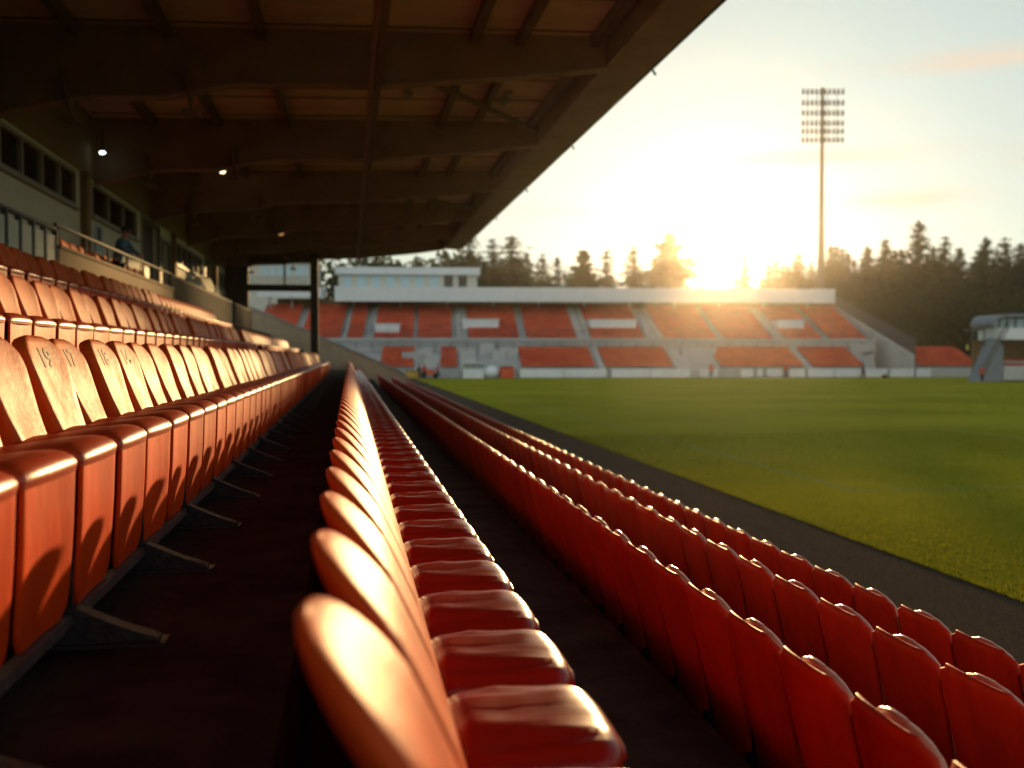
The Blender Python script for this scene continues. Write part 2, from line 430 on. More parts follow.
# rails that carry each row, with feet
def seat_rail(ri, feet_at, lab, y0, y1, gap=None):
    kind, hx, fz, pitch = ROWS[ri][:4]
    e = empty('seat_rail', (hx, y0, CZ+fz)); tag(e, lab, 'seat rail', 'steel rails under the seat rows')
    bx, bz = {'L': (.37, .085), 'C': (.16, .40), 'R': (.075, .27)}[kind]
    mb = MB()
    for a, b_ in ([(y0, y1)] if not gap else [(y0, gap[0]), (gap[1], y1)]):
        mb.box(bx-.018, bx+.018, a-y0, b_-y0, bz-.016, bz+.016)
        if kind == 'L': mb.box(.04, .075, a-y0, b_-y0, .43, .47)
    mb.build('rail', M['railsteel'], e)
    if kind == 'C': MB().box(-.045, -.02, 0, y1-y0, .002, .53).build('sun_stop_plate', M['skirt'], e)  # plate added to stop sun streaks between the seats
    fm = MB()
    if kind == 'L':
        # ribbed bracket that slopes from the rail down to a foot plate
        for s_ in (-.022, .014):
            fm.prism([(bx-.02, s_, bz+.03), (bx+.015, s_, bz+.03), (bx+.14, s_, .055), (bx+.245, s_, .018), (bx+.245, s_, 0.004), (bx-.10, s_, .004), (bx-.10, s_, .02)], (0, .008, 0))
        fm.prism([(bx-.02,-.03,bz+.032),(bx+.02,-.03,bz+.032),(bx+.145,-.03,.06),(bx+.25,-.03,.022),(bx+.25,-.03,.01),(bx+.14,-.03,.045),(bx+.01,-.03,bz+.015)], (0,.06,0))
        fm.box(bx-.10, bx+.27, -.045, .045, .002, .012)
        for q in (.16, .225): fm.tube([(bx+q, .03, .012), (bx+q, .03, .026)], .010, 6)
        # post between two seats
        fm.box(bx-.012, bx+.008, -.010, .010, bz, .50)
    elif kind == 'C':
        fm.box(.13, .19, -.02, .02, .0, .40); fm.box(.02, .30, -.03, .03, .002, .014)
        fm.hexa([(.02,-.012,.44),(.06,-.012,.44),(.19,-.012,.38),(.13,-.012,.36)], [(.02,.012,.44),(.06,.012,.44),(.19,.012,.38),(.13,.012,.36)])
    else:
        fm.box(.045, .085, -.02, .02, 0, .40); fm.box(-.05, .2, -.03, .03, .002, .014)
        fm.box(.02, .055, -.03, .03, .20, .33)
        fm.hexa([(.085,-.022,.40),(.06,-.022,.40),(.06,.022,.40),(.085,.022,.40)], [(-.035,-.022,.86),(-.055,-.022,.86),(-.055,.022,.86),(-.035,.022,.86)])
    me = fm.mesh('foot', M['steel'])
    for y in feet_at: ob('foot', me, e, (0, y-y0, 0))
    return e
seat_rail(0, [2.01+1.0*i for i in range(38) if not 30.8 < 2.01+i < 32], 'dark steel rail with ridged feet along the aisle under the front orange row', 1.0, 39.4, (31.1, 31.75))
seat_rail(1, [2.70+1.5*i for i in range(25) if not 22 < 2.7+1.5*i < 23.2], 'dark steel rail under the second row below the gallery', 2.2, 39.8, (22.4, 23.0))
seat_rail(2, [3.55+1.5*i for i in range(17)], 'dark steel rail under the top row below the gallery', 3.0, 28.5)
seat_rail(3, [1.45+1.0*i for i in range(55)], 'dark steel rail under the padded middle row', .95, 57.2)
seat_rail(4, [1.36+.5*i for i in range(99)], 'dark steel rail behind the red row beside the middle walkway', 1.0, 56.2)
seat_rail(5, [2.035+.53*i for i in range(99)], 'dark steel rail under the red row second from the grass', 1.3, 56.2)
seat_rail(6, [2.125+.53*i for i in range(99)], 'dark steel rail under the red row along the track', 1.6, 56.2)
seat_rail(7, [16.1+1.24*i for i in range(8)], 'steel rail under the gallery seats behind the parapet', 16.0, 25.2)

# ------------------------------------------------------------------ the stand this picture is taken from
stand = empty('grandstand', (-5.57, 30, 0))
tag(stand, 'covered grandstand with brown steel roof, cream back wall and dark stepped floor', 'grandstand')
OFF = Vector((5.57, -30, 0))
def part(mb, name, mm, parent=None):
    p = parent or stand
    if parent is None or parent is stand:
        return mb.build(name, mm, stand, OFF)
    return mb.build(name, mm, parent)
YA, YB = -6., 57.
# stepped floor (one profile along the rows)
prof = [(-5.9, 1.16), (-4.36, 1.16), (-4.36, .273), (-2.55, .273), (-2.55, -.33), (-1.36, -.33), (-1.36, -.84), (-.16, -.84), (-.16, -1.38), (1.32, -1.38), (1.32, -1.985),
        (2.215, -1.985), (2.215, -2.165), (3.01, -2.165), (3.01, -2.385), (3.95, -2.385), (3.95, -CZ-.3), (-5.9, -CZ-.3)]
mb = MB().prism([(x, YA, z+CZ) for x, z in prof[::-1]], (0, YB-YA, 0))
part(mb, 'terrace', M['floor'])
# concrete kerb edge on the wide tread
mb = MB().box(3.953, 4.10, YA, YB, 0.0, CZ-2.385-.05); part(mb, 'front_kerb', M['concrete'])

YEND = 47.4
# back wall with real openings
WX = -5.57; ZT, ZB = 4.36, 1.16
wy = lambda q: 1.0267*q+.907
wins = [(11.5, 20.3, 3.04, 3.78, 8), (21.6, 26.1, 3.04, 3.78, 3), (31.9, 37.6, 2.94, 3.70, 5), (41.4, 45.0, 2.90, 3.60, 3)]
wins = [(wy(a), wy(b_), c, d, n) for a, b_, c, d, n in wins]
doors = [(26.75, 29.2, 1.16, 3.75), (29.5, 30.9, 1.16, 3.45), (38.3, 40.6, 1.16, 3.75)]
doors = [(wy(a), wy(b_), c, d) for a, b_, c, d in doors]
holes = sorted([(a, b_, c+CZ, d+CZ) for a, b_, c, d, _ in wins] + [(a, b_, c+CZ, d+CZ) for a, b_, c, d in doors])
mb = MB(); mbu = MB(); y = YA
for a, b_, c, d in holes + [(YEND, YEND, 0, 0)]:
    mb.box(WX-.3, WX, y, a, CZ+ZB, CZ+3.86)
    if b_ > a:
        if c > CZ+ZB+.01: mb.box(WX-.3, WX, a, b_, CZ+ZB, c)
        mb.box(WX-.3, WX, a, b_, d, CZ+3.86)
    y = b_
part(mb, 'wall', M['cream'])
mbu.box(WX-.3, WX+.04, YA, YEND, CZ+3.862, CZ+5.2); part(mbu, 'upper_wall_band', M['beige'])
for a, b_, c, d, n in wins:
    fr = MB(); t = .07
    fr.box(WX-.10, WX+.03, a, b_, CZ+c, CZ+c+t); fr.box(WX-.10, WX+.03, a, b_, CZ+d-t, CZ+d)
    for i in range(n+1):
        yy = a + (b_-a)*i/n
        y0_, y1_ = max(a, yy-.045), min(b_, yy+.045)
        fr.box(WX-.098, WX+.028, y0_, y1_, CZ+c+t, CZ+d-t)
    f = part(fr, 'window', M['frame'])
    g = MB().box(WX-.07, WX-.05, a+.03, b_-.03, CZ+c+.03, CZ+d-.03).build('pane', M['glass'], f)
    MB().box(WX+.001, WX+.09, a-.05, b_+.05, CZ+c-.06, CZ+c-.002).build('sill', M['frame'], f)
for i, (a, b_, c, d) in enumerate(doors):
    dm = MB().box(WX-.24, WX-.18, a, b_, CZ+c+.004, CZ+d)
    dr = part(dm, 'door' if i == 1 else 'dark_opening', M['door'])  # in the openings a dark panel stands in for their shade
    fr = MB().box(WX-.05, WX+.03, a-.10, a, CZ+c, CZ+d+.1).box(WX-.05, WX+.03, b_, b_+.10, CZ+c, CZ+d+.1).box(WX-.05, WX+.03, a, b_, CZ+d, CZ+d+.1)
    fr.build('door_frame', M['frame'], dr)
    if i == 1: MB().tube([(WX-.18, a+.15, CZ+2.05), (WX-.10, a+.15, CZ+2.05), (WX-.10, a+.28, CZ+2.05)], .015, 6).build('handle', M['rail'], dr)
# pilasters on the wall
for yy in (wy(20.85), wy(31.3), wy(41.0)):
    part(MB().box(WX+.002, WX+.14, yy-.16, yy+.16, CZ+ZB, CZ+3.86), 'pilaster', M['beige'])

# roof: deck, eave edge, tapered beams, purlins
EZ, EX = 5.0, 5.2
def deckz(x): return CZ + 5.24 + .028*(x+5.6)
YR0, YR1 = -7., 47.2
dk = MB(); ny = 27
x0, x1 = -6.2, 5.2
dk.hexa([(x0, YR0, deckz(x0)), (x1, YR0, deckz(x1)), (x1, YR1, deckz(x1)), (x0, YR1, deckz(x0))],
        [(x0, YR0, deckz(x0)+.12), (x1, YR0, deckz(x1)+.12), (x1, YR1, deckz(x1)+.12), (x0, YR1, deckz(x0)+.12)])
roof = part(dk, 'roof_deck', M['deck'])
jn = MB()      # board joints hanging a little below the deck
for i in range(int((YR1-YR0)/1.55)):
    yy = YR0 + .4 + i*1.55
    jn.hexa([(-5.5, yy, deckz(-5.5)-.018), (4.4, yy, deckz(4.4)-.018), (4.4, yy+.05, deckz(4.4)-.018), (-5.5, yy+.05, deckz(-5.5)-.018)],
            [(-5.5, yy, deckz(-5.5)-.001), (4.4, yy, deckz(4.4)-.001), (4.4, yy+.05, deckz(4.4)-.001), (-5.5, yy+.05, deckz(-5.5)-.001)])
jn.build('board_joint', M['purlin'], roof)
ev = MB().hexa([(4.42, YR0, CZ+5.02), (5.2, YR0, CZ+5.0), (5.2, YR1, CZ+5.0), (4.42, YR1, CZ+5.02)],
               [(4.42, YR0, deckz(4.42)-.003), (5.2, YR0, deckz(5.2)-.003), (5.2, YR1, deckz(5.2)-.003), (4.42, YR1, deckz(4.42)-.003)])
part(ev, 'eave_beam', M['steelbeam'])
gut = MB().box(5.203, 5.29, YR0, YR1, CZ+5.02, CZ+5.62); part(gut, 'gutter', M['darkcol'])
beamY = [-1.6, 4.6, 10.8, 17.0, 23.4, 29.7, 36.0, 42.0, 46.95]
mb = MB()
def beam_prof(x):     # bottom height
    pts = [(-5.57, 3.80), (-4.2, 4.15), (-2.9, 4.20), (-1.9, 4.44), (.4, 4.52), (3., 4.79), (4.42, 5.0)]
    for (a, za), (b_, zb) in zip(pts, pts[1:]):
        if x <= b_: return CZ + za + (zb-za)*(x-a)/(b_-a)
xs = [-5.57, -4.2, -2.9, -2.4, -1.9, .4, 3., 4.415]
pr = [(x, beam_prof(x)) for x in xs] + [(4.415, deckz(4.4)-.004), (-5.57, deckz(-5.57)-.004)]
bm_ = MB().prism([(x, -.07, z) for x, z in pr], (0, .14, 0))
fl = MB()
for a, b_ in zip(xs, xs[1:]):
    za, zb = beam_prof(a)-.002, beam_prof(b_)-.002
    fl.hexa([(a, -.16, za-.035), (b_, -.16, zb-.035), (b_, .16, zb-.035), (a, .16, za-.035)], [(a, -.16, za), (b_, -.16, zb), (b_, .16, zb), (a, .16, za)])
me_b = bm_.mesh('beam', M['steelbeam']); me_f = fl.mesh('flange', M['flange'])
me_g = []
for x in (-2.55, -4.4):
    z = beam_prof(x)
    me_g.append(MB().prism([(x-.02, -.55, z+.35), (x-.02, .55, z+.35), (x-.02, 0, z-.30)], (.04, 0, 0)).box(x-.12, x+.12, -.20, .20, z-.36, z-.30).mesh('gusset', M['purlin']))
for yy in beamY:
    be = ob('beam', me_b, stand, OFF+Vector((0, yy, 0)))
    ob('flange', me_f, be); 
    for q in me_g: ob('gusset', q, be)
for x in (-4.3, -2.9, -1.4, 2.1, 2.9, 4.2):
    pm = MB()
    for a, b_ in zip([YR0]+[q+.072 for q in beamY], [q-.072 for q in beamY]+[YR1]):
        if b_-a < .3: continue
        pm.box(x-.07, x+.07, a, b_, deckz(x)-.20, deckz(x)-.002)
    part(pm, 'purlin', M['purlin'])
# longitudinal truss with red pipe under the beams
part(MB().box(.42, .52, YR0, YR1, CZ+4.34, CZ+4.46), 'tie_beam', M['purlin'])
part(MB().tube([(.36, YR0, CZ+4.38), (.36, YR1, CZ+4.38)], .045, 10), 'red_pipe', M['redpipe'])
for a, b_ in ((17.1, 23.3), (29.8, 35.9)):
    part(MB().hexa([(.6, a, CZ+4.95), (.6, a+.16, CZ+4.95), (4.4, b_, CZ+5.22), (4.4, b_-.16, CZ+5.22)], [(.6, a, CZ+5.05), (.6, a+.16, CZ+5.05), (4.4, b_, CZ+5.32), (4.4, b_-.16, CZ+5.32)]), 'diagonal_brace', M['purlin'])
for yy in beamY[2:]:
    part(MB().tube([(5.24, yy, CZ+5.05), (5.29, yy-.05, CZ+4.93), (5.31, yy-.05, CZ+4.90)], .022, 6), 'gutter_spout', M['darkcol'])
for x, yy in ((-3.6, 14.2), (-.6, 13.6), (1.5, 14.0), (3.4, 13.8), (-2.1, 14.6), (3.3, 21.), (1.2, 20.6)):
    part(MB().box(x-.06, x+.06, yy-.5, yy+.5, deckz(x)-.075, deckz(x)-.021).box(x-.09, x+.09, yy-.1, yy+.1, deckz(x)-.12, deckz(x)-.076), 'light_fitting', M['frame'])
# columns and far-end screen
part(MB().box(-1.78, -1.42, 46.6, 47.1, CZ-.84, CZ+4.62), 'column', M['darkcol'])
part(MB().box(-5.56, -4.55, 46.6, 47.15, CZ+1.16, CZ+4.0), 'column', M['darkcol'])
sc_ = MB().box(-4.55, -1.78, 46.7, 46.9, CZ+2.92, CZ+3.22).box(-4.55, -1.78, 46.7, 46.9, CZ+4.22, CZ+4.45).box(-2.98, -2.88, 46.74, 46.86, CZ+3.22, CZ+4.22)
for i in range(22): sc_.box(-4.5+i*.12, -4.475+i*.12, 46.78, 46.80, CZ+3.22, CZ+3.62)
part(sc_, 'end_screen', M['darkcol'])
# gallery front: panel balustrade, beige parapet, slatted fence, handrails
px = -4.40
bl = MB()
for i in range(8):
    y0_, y1_ = 11.6+i*.56, 11.6+i*.56+.50
    bl.box(px-.02, px+.02, y0_, y1_, CZ+.30, CZ+1.80)
pan = part(bl, 'balustrade_panel', M['cream'])
rl = MB()
for i in range(9): rl.box(px-.035, px+.045, 11.54+i*.56-.03, 11.54+i*.56+.03, CZ+.28, CZ+1.88)
rl.tube([(px, 11.5, CZ+1.90), (px, 16.05, CZ+1.90)], .04, 8)
part(rl, 'balustrade_frame', M['rail'])
part(MB().box(px-.06, px+.06, 16.05, 25.9, CZ+.28, CZ+1.62).box(px-.09, px+.09, 16.04, 25.92, CZ+1.62, CZ+1.67), 'parapet', M['beige'])
rl = MB().tube([(px, 16.05, CZ+1.98), (px, 25.95, CZ+2.02)], .03, 8)
for i in range(7): rl.tube([(px, 16.2+i*1.6, CZ+1.67), (px, 16.2+i*1.6, CZ+1.98)], .022, 6)
part(rl, 'handrail', M['rail'])
sl = MB()
for i in range(150):
    yy = 26.0+i*.137
    sl.box(px-.015, px+.015, yy, yy+.055, CZ+.29, CZ+1.95)
sl.box(px-.03, px+.03, 25.95, 46.5, CZ+1.95, CZ+2.02).box(px-.03, px+.03, 25.95, 46.5, CZ+.6, CZ+.66)
part(sl, 'slatted_fence', M['slat'])
# stair side fence stepping down in front of the far end and tan end wall
ew = [(-6.4, 2.95), (-4.4, 2.2), (2.9, -1.0), (3.3, -1.35), (3.3, -CZ), (-6.4, -CZ)]
part(MB().prism([(x, 57.05, z+CZ) for x, z in ew], (0, .3, 0)), 'end_wall', M['endwall'])
cp = [(-6.4, 2.955), (-4.4, 2.205), (2.9, -.995), (3.3, -1.345)]
cm = MB()
for (a, za), (b_, zb) in zip(cp, cp[1:]):
    cm.hexa([(a, 57.0, za+CZ), (b_, 57.0, zb+CZ), (b_, 57.4, zb+CZ), (a, 57.4, za+CZ)], [(a, 57.0, za+CZ+.09), (b_, 57.0, zb+CZ+.09), (b_, 57.4, zb+CZ+.09), (a, 57.4, za+CZ+.09)])
part(cm, 'end_wall_coping', M['concrete'])

# lamps under the roof
def bulk_lamp(u, v, d, mm, r_, lab, flat=.6):
    lx = (u-512)*d/F; p = FWD*d + RGT*lx; z = CZ + (355-v)*d/F
    e = empty('bulkhead_lamp', (p.x, p.y, z)); tag(e, lab, 'lamp')
    MB().ball((0,0,0), r_, (1.2, 1, flat)).build('bulb', mm, e)
    MB().tube([(0,0,r_*flat*.8), (0,0,r_*flat+.05)], r_*1.1, 12).tube([(0,0,r_*flat+.05), (0,0,.55)], .02, 6).build('housing', M['darkcol'], e)
bulk_lamp(105, 154, 21.6, M['lamp_w'], .055, 'lit greenish white lamp high on the back wall of the stand')
bulk_lamp(224, 172, 27., M['lamp_o'], .07, 'lit round warm lamp hanging under the second bright roof beam', 1.)
bulk_lamp(282, 234, 40., M['lamp_d'], .09, 'dim orange lamp below the roof beams near the far screen', 1.)
bulk_lamp(369, 244, 43., M['lamp_d'], .07, 'faint brown lamp under the roof beside the red pipe', 1.)
bulk_lamp(300, 247, 44., M['lamp_d'], .06, 'faintest small lamp hanging just above the far end screen', 1.)

# poster and white sheet on the gallery
e = empty('poster', (WX+.012, 23.6, CZ+2.5)); tag(e, 'pale blue poster with a dark picture fixed under the second gallery window', 'poster')
MB().box(0, .02, -.32, .32, -.42, .42).build('sheet', M['poster'], e); MB().box(.021, .026, -.18, .20, 0., .36).build('picture', M['posterpic'], e)
cl = MB(); nu, nv = 22, 16; vs = []; fs = []
for i in range(nu+1):
    for j in range(nv+1):
        a = i/nu; b_ = j/nv
        y_ = 33.9 + a*4.6; drop = max(0, b_-.5)*2
        nn = noise.noise(Vector((a*5, b_*4, 2.)))*.30 + noise.noise(Vector((a*11, b_*8, 5.)))*.12
        vs.append((-5.25+.55*math.sin(math.pi*min(1, b_*1.15))+nn*.3, y_, CZ+2.75-1.0*b_ - .45*abs(a-.55)*1.3+nn))
for i in range(nu):
    for j in range(nv): k = i*(nv+1)+j; fs.append((k, k+1, k+nv+2, k+nv+1))
cl.add(vs, fs, True)
o = cl.build('white_sheet', M['cloth_w']); so = o.modifiers.new('thick', 'SOLIDIFY'); so.thickness = .03
tag(o, 'crumpled white sheet bundled on the gallery under the third window', 'sheet')

# ------------------------------------------------------------------ people
def skin_mesh(name, chain, edges, rads, mm, sub=1):
    me = bpy.data.meshes.new(name); me.from_pydata(chain, edges, [])
    o = bpy.data.objects.new(name, me); COL.objects.link(o)
    sk = o.modifiers.new('skin', 'SKIN'); su = o.modifiers.new('sub', 'SUBSURF'); su.levels = sub; su.render_levels = sub
    for i, r_ in enumerate(rads):
        d = me.skin_vertices[0].data[i]
        d.radius = r_ if isinstance(r_, tuple) else (r_, r_); d.use_root = (i == 0)
    bpy.context.view_layer.update()
    m2 = bpy.data.meshes.new_from_object(o.evaluated_get(bpy.context.evaluated_depsgraph_get()))
    bpy.data.objects.remove(o); bpy.data.meshes.remove(me)
    for p in m2.polygons: p.use_smooth = True
    m2.materials.clear(); m2.materials.append(mm); m2.name = name
    return m2
def person(loc, rz, top, legs, label, pose='stand', group=None):
    e = empty('person', loc, rz); tag(e, label, 'person', group)
    lean = .16 if pose == 'lean' else 0.
    hip, ch, nk = (0,0,.92), (0,lean*-.6,1.28), (0,-lean*1.1,1.46)
    hd0, hd = (0,-lean*1.3,1.54), (0,-lean*1.5-.01,1.64)
    if pose == 'lean': elb = [(-.32,-.28,1.18), (.32,-.30,1.18)]; hnd = [(-.16,-.52,1.06), (.18,-.54,1.06)]
    elif pose == 'walk': elb = [(-.24,.10,1.14), (.25,-.10,1.15)]; hnd = [(-.24,-.02,.92), (.24,-.26,.98)]
    else: elb = [(-.25,.02,1.13), (.25,.02,1.13)]; hnd = [(-.25,-.07,.88), (.25,-.07,.88)]
    st = .22 if pose == 'walk' else .02
    kn = [(-.11,-.05-st*.4,.49), (.11,-.03+st*.4,.49)]; ft = [(-.12,-st,.07), (.12,st,.07)]; toe = [(-.13,-st-.16,.035), (.13,st-.16,.035)]
    sh = [(-.19,-lean,1.41), (.19,-lean,1.41)]
    V = [hip, ch, nk, hd0, hd, (0,hd[1],1.74), sh[0], elb[0], hnd[0], sh[1], elb[1], hnd[1], (-.10,0,.86), kn[0], ft[0], toe[0], (.10,0,.86), kn[1], ft[1], toe[1]]
    E = [(0,1),(1,2),(2,3),(3,4),(4,5),(2,6),(6,7),(7,8),(2,9),(9,10),(10,11),(0,12),(12,13),(13,14),(14,15),(0,16),(16,17),(17,18),(18,19)]
    RD = [(.14,.10),(.15,.11),.065,.055,.095,.06,.06,.045,.035,.06,.045,.035,.09,.06,.045,.04,.09,.06,.045,.04]
    ob('body', skin_mesh('body', V, E, RD, M['skin']), e)
    V2 = [hip, ch, (0,-lean,1.43), sh[0], elb[0], tuple(.75*h+.25*q for h, q in zip(hnd[0], elb[0])), sh[1], elb[1], tuple(.75*h+.25*q for h, q in zip(hnd[1], elb[1])), (0,0,.82)]
    ob('shirt', skin_mesh('shirt', V2, [(0,1),(1,2),(2,3),(3,4),(4,5),(2,6),(6,7),(7,8),(0,9)], [(.165,.125),(.175,.135),(.11,.09),.08,.065,.05,.08,.065,.05,(.165,.125)], top), e)
    V3 = [(0,0,.93), (-.10,0,.84), kn[0], (ft[0][0], ft[0][1], .10), (.10,0,.84), kn[1], (ft[1][0], ft[1][1], .10)]
    ob('trousers', skin_mesh('trousers', V3, [(0,1),(1,2),(2,3),(0,4),(4,5),(5,6)], [(.155,.115),.105,.078,.065,.105,.078,.065], legs), e)
    MB().ball((0, hd[1]+.02, 1.685), .115, (.92,1.05,.85)).build('hair', M['hair'], e)
    fc = MB().ball((0, hd[1]-.098, 1.635), .018, (.8,1.2,1.4))
    for s_ in (-1, 1): fc.ball((s_*.098, hd[1]+.0, 1.64), .024, (.5,.9,1.3))
    fc.build('face', M['skin'], e)
    return e
gp = person((-4.86, 22.2, CZ+1.16), R(78), M['shirt_b'], M['trouser'], 'dark-haired person in a blue shirt leaning on the gallery rail', 'lean'); gp.scale = (.88, .88, .88)

# ------------------------------------------------------------------ ground, pitch, track
g = MB().add([(-410,-410,-.004),(410,-410,-.004),(410,410,-.004),(-410,410,-.004)], [(0,1,2,3)]).build('ground', M['ground']); tag(g, kind='structure')
g = MB().add([(4.1,-20,0),(7.62,-20,0),(7.62,119,0),(4.1,119,0)], [(0,1,2,3)]).build('track', M['track']); tag(g, kind='structure')
# a slightly ragged turf edge
vs = []; fs = []; N = 420
for i in range(N+1):
    y_ = -20+139*i/N
    vs.append((7.50+.05*noise.noise(Vector((0, y_*1.7, 0)))+.03*noise.noise(Vector((0, y_*6, 3))), y_, .012)); vs.append((110, y_, .012))
for i in range(N): fs.append((2*i, 2*i+1, 2*i+3, 2*i+2))
g = MB().add(vs, fs).build('pitch', M['turf']); tag(g, kind='structure')
ln = MB()
ln.add([(10.15,18.9,.017),(10.27,18.9,.017),(10.27,113,.017),(10.15,113,.017)], [(0,1,2,3)])
ln.add([(10.27,18.9,.017),(75,18.9,.017),(75,19.02,.017),(10.27,19.02,.017)], [(0,1,2,3)])
ln.add([(10.27,66,.017),(75,66,.017),(75,66.12,.017),(10.27,66.12,.017)], [(0,1,2,3)])
ln.add([(22.,19.02,.0175),(22.12,19.02,.0175),(22.12,35.5,.0175),(22.,35.5,.0175)], [(0,1,2,3)])
ln.add([(22.12,35.4,.0175),(62.,35.4,.0175),(62.,35.52,.0175),(22.12,35.52,.0175)], [(0,1,2,3)])
tag(ln.build('pitch_markings', M['line']), kind='structure')
# grass blades where the turf is near enough to read
gb = MB(); rg = random.Random(3)
for i in range(85000):
    y_ = 7.5 + 26*rg.random()**1.5
    x_ = 7.47 + 14*rg.random()**1.5
    pr_ = proj(x_, y_, 0)
    if not pr_ or pr_[0] > 1060: continue
    if abs(x_-10.21) < .08 and y_ > 18.8 and rg.random() < .7: continue
    if abs(y_-18.96) < .1 and x_ > 10.1 and rg.random() < .7: continue
    h = .022+.034*rg.random(); a = rg.random()*6.283; w_ = .006+.004*rg.random(); tx, ty = rg.gauss(0, .018), rg.gauss(0, .018)
    c, s_ = math.cos(a)*w_, math.sin(a)*w_
    gb.add([(x_-c, y_-s_, .012), (x_+c, y_+s_, .012), (x_+tx, y_+ty, .012+h)], [(0,1,2)])
tag(gb.build('grass', M['blade']), 'short mown grass blades along the edge of the pitch', 'grass', None, 'stuff')
# loose cinders on the track
cb = MB()
for i in range(14000):
    y_ = 4+22*rg.random()**1.3; x_ = 4.2+3.3*rg.random(); r_ = .005+.009*rg.random()**2
    a = rg.random()*6.28; q = [(x_+r_*math.cos(a+k*2.09), y_+r_*math.sin(a+k*2.09), .001) for k in range(3)] + [(x_, y_, r_*1.1)]
    cb.add(q, [(0,1,3),(1,2,3),(2,0,3)])
tag(cb.build('loose_cinders', M['cinder']), 'small pale cinder grains scattered over the dark track', 'cinders', None, 'stuff')

# ------------------------------------------------------------------ far grandstand
AL = R(5.)
def P(u, d): return FWD*d + RGT*((u-512)*d/F)
O = P(590, 121); EX_, EY_ = Vector((math.cos(AL), -math.sin(AL), 0)), Vector((math.sin(AL), math.cos(AL), 0))
def SL(u, ly):
    """local x on the stand's line ly that shows at column u; depth there"""
    base = O + EY_*ly; k = (u-512)/F
    # (base+EX*s).RGT = k*(base+EX*s).FWD
    s_ = (k*base.dot(FWD)-base.dot(RGT))/(EX_.dot(RGT)-k*EX_.dot(FWD))
    return s_, (base+EX_*s_).dot(FWD)
def SZ(u, v, ly): return CZ + (355-v)*SL(u, ly)[1]/F
far = empty('far_grandstand', O, -AL); tag(far, 'pale far grandstand with orange seats and a long white roof across the pitch', 'grandstand')
XL, XR = SL(250, 0)[0], SL(905, 0)[0]
z_low0, z_low1 = SZ(590, 369, .8), SZ(590, 350.5, 7)
z_up0, z_up1 = SZ(590, 341, 8.2), SZ(590, 308.5, 20)
# terraces as stepped profiles
def steps(y0, z0, y1, z1, n):
    out = []
    for i in range(n): out += [(y0+(y1-y0)*i/n, z0+(z1-z0)*i/n), (y0+(y1-y0)*(i+1)/n, z0+(z1-z0)*i/n)]
    return out
pr = [(0, 0), (0, z_low0)] + steps(.8, z_low0, 7, z_low1, 8) + [(7, z_low1), (7, 0)]
MB().prism([(XL, y_, z_) for y_, z_ in pr], (XR-XL-3, 0, 0)).build('lower_terrace', M['farcon'], far)
pr = [(7.01, 0), (7.01, z_up0)] + steps(8.2, z_up0, 20, z_up1, 14) + [(20, z_up1), (20, 0)]
xr_up = SL(872, 8)[0]
MB().prism([(XL, y_, z_) for y_, z_ in pr], (xr_up-XL, 0, 0)).build('upper_terrace', M['farcon'], far)
MB().box(XL, xr_up, 6.86, 7.0, z_low1-.2, z_up0+.35).build('concourse_wall', M['farcon'], far)
zr0, zr1 = SZ(590, 302, 15), SZ(590, 288, 15)
xrL, xrR = SL(336, 15)[0], SL(833, 15)[0]
MB().box(XL, SL(836, 20.6)[0], 20.6, 21., z_up1-.5, zr0+.6).build('back_wall', M['beige'], far)
rf = MB().hexa([(xrL,15,zr0),(xrR,15,zr0),(xrR,23,zr0+.7),(xrL,23,zr0+.7)], [(xrL,15,zr0+.5),(xrR,15,zr0+.5),(xrR,23,zr0+1.2),(xrL,23,zr0+1.2)]).build('roof', M['roofwhite'], far)
MB().box(xrL-.1, xrR+.1, 14.75, 14.997, zr0-.05, zr1).build('fascia', M['roofwhite'], rf)
for i in range(11):
    x = xrL+2+(xrR-xrL-4)*i/10
    MB().box(x-.12, x+.12, 19.6, 19.85, z_up1-.3, zr0+.3).build('post', M['farstep'], far)
# second roof seen through the near stand's end screen
x0, x1 = SL(258, 16)[0], SL(322, 16)[0]
zz0, zz1 = SZ(290, 297, 16), SZ(290, 287.5, 16)
MB().hexa([(x0,16,zz0),(x1,16,zz0),(x1,22,zz0+.4),(x0,22,zz0+.4)], [(x0,16,zz1),(x1,16,zz1),(x1,22,zz1+.4),(x0,22,zz1+.4)]).build('side_roof', M['roofwhite'], far)
for q in (.15, .5, .85): MB().box(x0+(x1-x0)*q-.1, x0+(x1-x0)*q+.1, 18, 18.2, z_up1-1, zz0+.1).build('post', M['farstep'], far)
# press box on the roof
x0, x1 = SL(336, 21)[0], SL(480, 21)[0]
pz0, pz1, pz2 = zr0+1.1, SZ(410, 275, 21), SZ(410, 268, 21)
pb = MB().box(x0+.4, x1-.4, 21, 26, pz0, pz1).build('press_box', M['cream'], far)
MB().box(x0, x1, 20.2, 26.8, pz1+.003, pz2).build('box_roof', M['roofwhite'], pb)
for i in range(9):
    a = x0+1+i*(x1-x0-2)/9
    MB().box(a, a+1.2, 20.93, 20.997, pz0+.35, pz1-.12).build('window', M['glass'] if i > 6 else M['paleglass'], pb)
